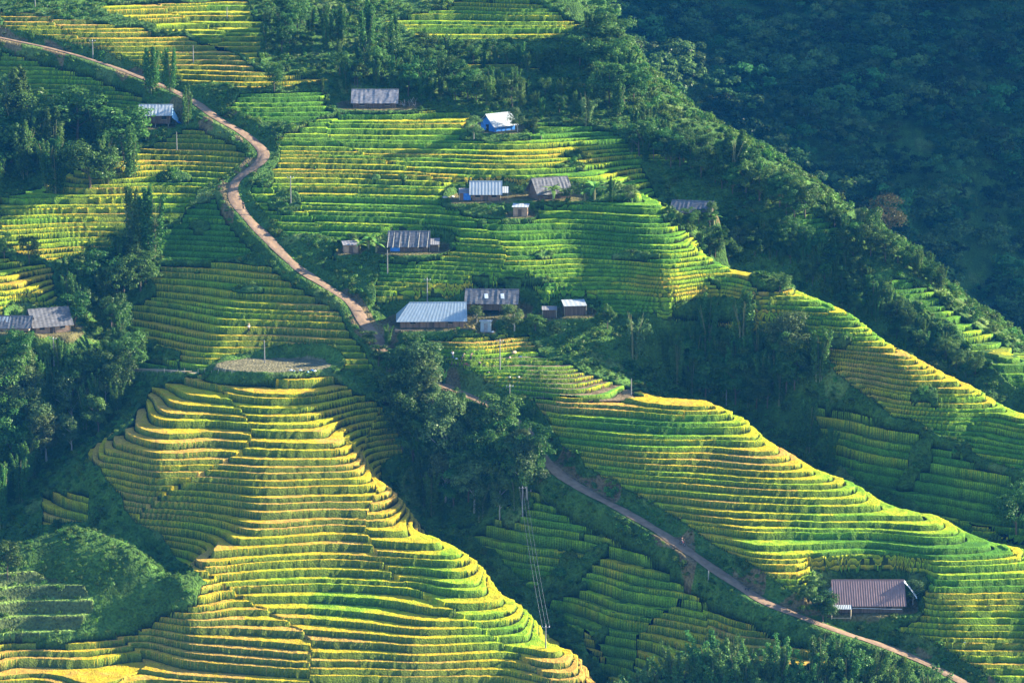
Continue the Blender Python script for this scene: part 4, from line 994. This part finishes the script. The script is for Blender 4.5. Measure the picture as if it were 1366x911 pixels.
# ------------------------------------------------------------------ poles and wires
def utility_pole(u, v, hpx, label, arm=True, r=.13):
    p = HIT(u, v); h = hpx*mpp(p)*1.03
    e = root('utility_pole', p, 0, label, 'utility pole')
    V, F, c = tube([(0, 0, -.3), (0, 0, h)], [r, r*.65], 8); tubemesh
    link(bpy.data.objects.new('shaft', tubemesh('shaft', [(V, F, c)], M['pole'])), e)
    if arm:
        MB().box(-.7, .7, -.17, -.11, h-.55, h-.45).build('crossarm', M['pole'], e)
        for x in (-.6, 0, .6): MB().bar((x, -.14, h-.45), (x, -.14, h-.25), .05).build('insulator', M['white'], e)
    return Vector(p)+Vector((0, 0, h-.3))
tops = {}
for k, (u, v, h, lb, arm) in {
 'a': (124, 79, 26, 'thin pole beside the upper dirt road at the far left', True), 'b': (258, 85, 22, 'thin pole standing in the golden terraces at the upper left', False), 'c': (47, 10, 22, 'short pole at the top left edge of the golden terraces', False),
 'd': (303, 24, 14, 'tiny pole at the top edge above the yellow green terraces', False), 'e': (388, 271, 36, 'pole on the green terraces right of the winding road', True), 'f': (236, 203, 24, 'thin pole below the blue tarp house', False),
 'g': (517, 366, 30, 'dark pole on the terraces below the roof with pale poles', False), 'h': (570, 403, 31, 'pole right behind the ridge of the long blue grey roof', True), 'i': (353, 484, 30, 'pole in the ripe terraces above the bare drying ground', False),
 'j': (667, 491, 42, 'tall dark pole in the harvested terraces below the farmhouses', True), 'k': (72, 486, 38, 'tall pole below the taller clay walled house at the left', True), 'l': (728, 864, 32, 'pole near the right end of the golden lower left terraces', True),
 'm': (697, 690, 42, 'pole at the lower right edge of the central grove carrying the wires', True), 'n': (945, 775, 14, 'short post beside the lower road', False), 'o': (876, 14, 12, 'x', False),
 'p': (680, 536, 24, 'leaning pole beside the road bank above the central grove', True), 'q': (842, 527, 22, 'thin pole at the top left of the lower right spur', False), 'r': (969, 540, 20, 'thin pole on the crest of the lower right spur', False)}.items():
    if lb != 'x': tops[k] = utility_pole(u, v, h, lb, arm)
def wires(a, b, label, sag):
    A, B = tops[a], tops[b]; i = 0
    for off in (-.6, 0, .6):
        n = 24; P = [tuple(A.lerp(B, t/n)+Vector((off, -.14, .1-sag*4*(t/n)*(1-t/n)))) for t in range(n+1)]
        me = tubemesh('power_line', [tube(P, [.018]*(n+1), 4)], M['wire']); o = link(bpy.data.objects.new('power_line', me)); tag(o, label[i], 'power line', 'power lines across the gully'); i += 1
wires('m', 'l', ['left wire of the three running down across the shaded gully', 'middle wire of the three running down across the shaded gully', 'right wire of the three running down across the shaded gully'], 1.2)
# ------------------------------------------------------------------ people, dog, sacks
def skinned(name, J, E, mat, parent=None, sub=1):
    me = bpy.data.meshes.new(name); me.from_pydata([j[:3] for j in J], E, []); me.materials.append(mat)
    o = link(bpy.data.objects.new(name, me), parent); sk = o.modifiers.new('skin', 'SKIN')
    for i, j in enumerate(J): me.skin_vertices[0].data[i].radius = (j[3], j[3]*.8)
    me.skin_vertices[0].data[0].use_root = True
    s = o.modifiers.new('sub', 'SUBSURF'); s.levels = s.render_levels = sub; return o
def person(u, v, label, yaw, stride, top, legs, hat=None, bend=0.0, load=None, xyz=None):
    p = HIT(u, v) if xyz is None else xyz; e = root('person', p, yaw, label, 'person')
    s = stride; b = bend
    J = [(0, 0, .92, .13), (0, -.03-b*.15, 1.15, .135), (0, -b*.4-.02, 1.38-b*.1, .15), (0, -b*.5, 1.47-b*.14, .06), (0, -b*.6-.02, 1.60-b*.2, .095), (0, -b*.62-.02, 1.70-b*.22, .07),
         (.11, -s*.4, .50, .075), (.11, -s*.25, .08, .05), (.11, -s*.25-.14, .03, .045), (-.11, s*.1, .50, .075), (-.11, s*.55, .10, .05), (-.11, s*.45-.1, .05, .045),
         (.20, -b*.42, 1.38-b*.1, .06), (.26, -.05-b*.5, 1.10, .045), (.24, -.22-b*.6, .92, .035), (-.20, -b*.42, 1.38-b*.1, .06), (-.26, .04-b*.4, 1.10, .045), (-.24, -.1-b*.6, .90, .035)]
    E = [(0, 1), (1, 2), (2, 3), (3, 4), (4, 5), (0, 6), (6, 7), (7, 8), (0, 9), (9, 10), (10, 11), (2, 12), (12, 13), (13, 14), (2, 15), (15, 16), (16, 17)]
    skinned('body', J, E, M['skin'], e)
    sh = [(0, 0, .90, .15), (0, -.03-b*.15, 1.15, .155), (0, -b*.4-.02, 1.37-b*.1, .165), (.21, -b*.42, 1.36-b*.1, .08), (.27, -.05-b*.5, 1.10, .06), (-.21, -b*.42, 1.36-b*.1, .08), (-.27, .04-b*.4, 1.10, .06)]
    skinned('jacket', sh, [(0, 1), (1, 2), (2, 3), (3, 4), (2, 5), (5, 6)], top, e)
    tr = [(0, 0, .93, .15), (.11, -s*.4, .50, .09), (.11, -s*.26, .12, .07), (-.11, s*.1, .50, .09), (-.11, s*.52, .14, .07)]
    skinned('trousers', tr, [(0, 1), (1, 2), (0, 3), (3, 4)], legs, e)
    hd = (0, -b*.62-.02, 1.66-b*.22)
    me = bpy.data.meshes.new('hat' if hat else 'hair'); bm = bmesh.new()
    if hat: bmesh.ops.create_cone(bm, cap_ends=True, segments=16, radius1=.24, radius2=.02, depth=.16, matrix=Matrix.Translation((hd[0], hd[1], hd[2]+.10)))
    else: bmesh.ops.create_uvsphere(bm, u_segments=12, v_segments=8, radius=.105, matrix=Matrix.Translation((hd[0], hd[1]+.02, hd[2]+.03)))
    bm.to_mesh(me); bm.free(); me.materials.append(hat or M['hair']); link(bpy.data.objects.new('hat' if hat else 'hair', me), e)
    return e
def onroad(u, v):
    a = HITB(u, v); d = np.hypot(ROADP[:, 0]-a[0], ROADP[:, 1]-a[1]); i = int(np.argmin(d)); q = ROADP[i]; return q
def pix(P): return project(P[0], P[1], P[2])
def roadpt(u, v, off=0.0):
    uu, vv = project(ROADP[:, 0], ROADP[:, 1], ROADP[:, 2]); i = int(np.argmin((uu-u)**2+(vv-v)**2)); q = ROADP[i].copy(); q[0] += off; q[2] += .2; return q
person(0, 0, 'person in dark clothes with a white bundle walking on the upper winding road', 160, .25, M['dark'], M['dark'], xyz=roadpt(320, 284, .3))
q = roadpt(913, 725, .2)
e = root('motorbike', (q[0], q[1], q[2]), 35, 'small dark motorbike ridden down the lower road', 'motorbike')
for yy in (-.6, .6):
    me = bpy.data.meshes.new('wheel'); bm = bmesh.new()
    for i in range(20):
        a = i/20*6.283
        for j in range(6):
            b = j/6*6.283; rr_ = .27+.05*math.cos(b); bm.verts.new((.05*math.sin(b), yy+rr_*math.cos(a), .32+rr_*math.sin(a)))
    bm.verts.ensure_lookup_table()
    for i in range(20):
        for j in range(6): bm.faces.new([bm.verts[i*6+j], bm.verts[i*6+(j+1) % 6], bm.verts[((i+1) % 20)*6+(j+1) % 6], bm.verts[((i+1) % 20)*6+j]])
    bm.to_mesh(me); bm.free(); me.materials.append(M['rubber']); wv = link(bpy.data.objects.new('wheel', me), e)
    MB().bar((-.07, yy, .32), (.07, yy, .32), .06).bar((0, yy, .06), (0, yy, .58), .012).bar((0, yy-.26, .32), (0, yy+.26, .32), .012).build('hub', M['pole'], wv)
MB().bar((0, -.6, .32), (0, -.42, .95), .035).bar((0, -.42, .9), (0, .15, .6), .06).bar((0, .15, .6), (0, .6, .32), .04).build('frame', M['dark'], e)
MB().bar((-.32, -.36, 1.02), (.32, -.36, 1.02), .02).build('handlebar', M['dark'], e)
MB().slab((-.11, -.05, .74), (.11, -.05, .74), (.10, .62, .82), (-.10, .62, .82), .09, 2, 4, 0).build('seat', M['rubber'], e)
MB().box(-.12, .12, -.32, -.06, .66, .86).build('fuel_tank', M['red'], e)
e = root('person', (q[0], q[1], q[2]), 35, 'person in dark jacket riding the motorbike on the lower road', 'person')
J = [(0, .25, .92, .14), (0, .20, 1.15, .14), (0, .12, 1.38, .15), (0, .10, 1.48, .06), (0, .07, 1.60, .10), (0, .06, 1.70, .07), (.16, -.12, .85, .08), (.17, -.02, .42, .055), (.17, -.16, .34, .045), (-.16, -.12, .85, .08), (-.17, -.02, .42, .055), (-.17, -.16, .34, .045),
     (.2, .1, 1.38, .06), (.28, -.1, 1.18, .045), (.28, -.33, 1.06, .035), (-.2, .1, 1.38, .06), (-.28, -.1, 1.18, .045), (-.28, -.33, 1.06, .035)]
skinned('body', J, [(0, 1), (1, 2), (2, 3), (3, 4), (4, 5), (0, 6), (6, 7), (7, 8), (0, 9), (9, 10), (10, 11), (2, 12), (12, 13), (13, 14), (2, 15), (15, 16), (16, 17)], M['skin'], e)
skinned('jacket', [(a, b, c, r+.02) for a, b, c, r in (J[0], J[1], J[2], J[12], J[13], J[15], J[16])], [(0, 1), (1, 2), (2, 3), (3, 4), (2, 5), (5, 6)], M['dark'], e)
skinned('trousers', [(a, b, c, r+.015) for a, b, c, r in (J[0], J[6], J[7], J[9], J[10])], [(0, 1), (1, 2), (0, 3), (3, 4)], M['denim'], e)
me = bpy.data.meshes.new('helmet'); bm = bmesh.new(); bmesh.ops.create_uvsphere(bm, u_segments=14, v_segments=10, radius=.135, matrix=Matrix.Translation((0, .08, 1.67))); bm.to_mesh(me); bm.free(); me.materials.append(M['dark']); link(bpy.data.objects.new('helmet', me), e)
person(332, 443, 'farmer in a white top and hat standing on the ripe terraces above the drying ground', 40, .1, M['white'], M['dark'], hat=M['straw'])
person(616, 484, 'farmer in dark clothes bending at the left of the cut terraces', 100, .15, M['denim'], M['dark'], bend=.7, hat=M['straw'])
person(628, 482, 'farmer in a faded pink jacket bending right of the one in dark clothes', 60, .15, M['pink'], M['dark'], bend=.6)
person(604, 480, 'farmer in a white top at the left end of the cut terraces', 200, .1, M['white'], M['denim'], bend=.3)
q = roadpt(997, 791, -.2); e = root('dog', q, 60, 'dark dog standing on the lower road', 'dog')
skinned('body', [(0, .30, .46, .10), (0, .05, .44, .10), (0, -.22, .47, .12), (0, -.36, .58, .07), (0, -.44, .64, .075), (0, -.58, .60, .035), (.09, .30, .30, .06), (.09, .36, .16, .03), (.09, .33, .02, .025), (-.09, .30, .30, .06), (-.09, .36, .16, .03), (-.09, .33, .02, .025),
    (.08, -.24, .28, .045), (.08, -.24, .13, .028), (.08, -.28, .02, .025), (-.08, -.24, .28, .045), (-.08, -.24, .13, .028), (-.08, -.28, .02, .025), (0, .42, .52, .03), (0, .55, .62, .018)],
    [(0, 1), (1, 2), (2, 3), (3, 4), (4, 5), (0, 6), (6, 7), (7, 8), (0, 9), (9, 10), (10, 11), (2, 12), (12, 13), (13, 14), (2, 15), (15, 16), (16, 17), (0, 18), (18, 19)], M['dark'], e)
MB().poly([(.03, -.42, .69), (.08, -.40, .69), (.06, -.41, .78), (-.03, -.42, .69), (-.08, -.40, .69), (-.06, -.41, .78), (.05, -.38, .69), (-.05, -.38, .69)], [(0, 1, 2), (1, 6, 2), (6, 0, 2), (3, 5, 4), (4, 5, 7), (7, 5, 3)]).build('ears', M['dark'], e)
def sack(u, v, size, mat, label, flat=.6, xyz=None, rz=0):
    size *= .62; flat *= .75
    p = HIT(u, v) if xyz is None else xyz
    bm = bmesh.new(); bmesh.ops.create_icosphere(bm, subdivisions=3, radius=1)
    rg = random.Random(int(u*7+v)); ph = [rg.uniform(0, 6) for _ in range(3)]
    for q in bm.verts:
        c = q.co; k = 1+.12*math.sin(c.x*5+ph[0])*math.cos(c.y*4+ph[1])+.08*math.sin(c.z*7+ph[2]); c.x = math.copysign(abs(c.x)**.75, c.x); q.co = Vector((c.x*size*k, c.y*size*.6*k, max(-.35, c.z)*size*flat*k))
    me = bpy.data.meshes.new('sack'); bm.to_mesh(me); bm.free(); me.materials.append(mat)
    for pl in me.polygons: pl.use_smooth = True
    o = link(bpy.data.objects.new('sack', me)); o.location = (p[0], p[1], p[2]+size*flat*.3); o.rotation_euler = (0, 0, rz); tag(o, label, 'sack', None); return o
for i, (u, mt, lb) in enumerate([(388, 'white', 'leftmost white sack on the bare drying ground'), (392, 'denim', 'dark blue sack right of the leftmost white one on the drying ground'), (397, 'dark', 'black sack between the blue and the pale ones on the drying ground'), (401, 'white', 'white sack in the middle of the row on the drying ground'),
        (406, 'dark', 'dark bundle right of the middle white sack on the drying ground'), (411, 'lightblue', 'pale blue sack towards the right of the row on the drying ground'), (416, 'blue', 'bright blue bundle at the right end of the row on the drying ground'), (420, 'white', 'small white sack ending the row on the drying ground')]):
    sack(u, 495+(i % 3)*1.2-.8, .50, M[mt], lb, .7, rz=i)
for u, v, mt, lb, s in [(609, 479, 'white', 'white sack beside the bending farmers', .45), (622, 485, 'red', 'red cloth bundle below the bending farmers', .5), (640, 487, 'pink', 'faded pink bundle right of the bending farmers', .5), (686, 471, 'straw', 'pile of threshed straw on the cut terraces', 1.1), (694, 475, 'blue', 'blue tarp bundle right of the straw pile', .8),
        (701, 474, 'white', 'white sack at the right end of the blue tarp bundle', .45), (680, 478, 'pink', 'pinkish bundle below the straw pile', .6), (652, 498, 'straw', 'small straw heap in the middle of the cut terraces', .5), (692, 504, 'stone', 'pale rock on the cut terraces', .5), (680, 504, 'stone', 'pale rock left of the other pale one on the cut terraces', .5),
        (594, 264, 'stone', 'pale boulder left of the brown plank house', .9), (604, 263, 'white', 'white tub left of the brown plank house', .6), (1287, 857, 'white', 'white sack on the terrace above the lower road at the right', .4), (892, 717, 'stone', 'pale stone heap on the left shoulder of the lower road', .3),
        (459, 334, 'white', 'white bag left of the little clay hut', .5), (556, 428, 'blue', 'blue bundle at the foot of the long plank house', .5), (575, 429, 'denim', 'dark bundle in front of the long plank house', .5), (657, 443, 'white', 'white bag at the foot of the small pale shed', .5)]:
    sack(u, v, s, M[mt], lb, .7, rz=u)
# twigs and poles leaning by the track
e = root('bamboo_fence', HIT(330, 497), 0, 'row of thin sticks along the edge of the foot path', 'fence')
for i in range(12):
    p = HIT(210+i*9, 498); h0 = .8+.25*math.sin(i*2.1)
    MB().bar((p[0]-e.location.x, p[1]-e.location.y, p[2]-e.location.z-.1), (p[0]-e.location.x+.05, p[1]-e.location.y, p[2]-e.location.z+h0), .035, 5).build('stick', M['palebark'], e)
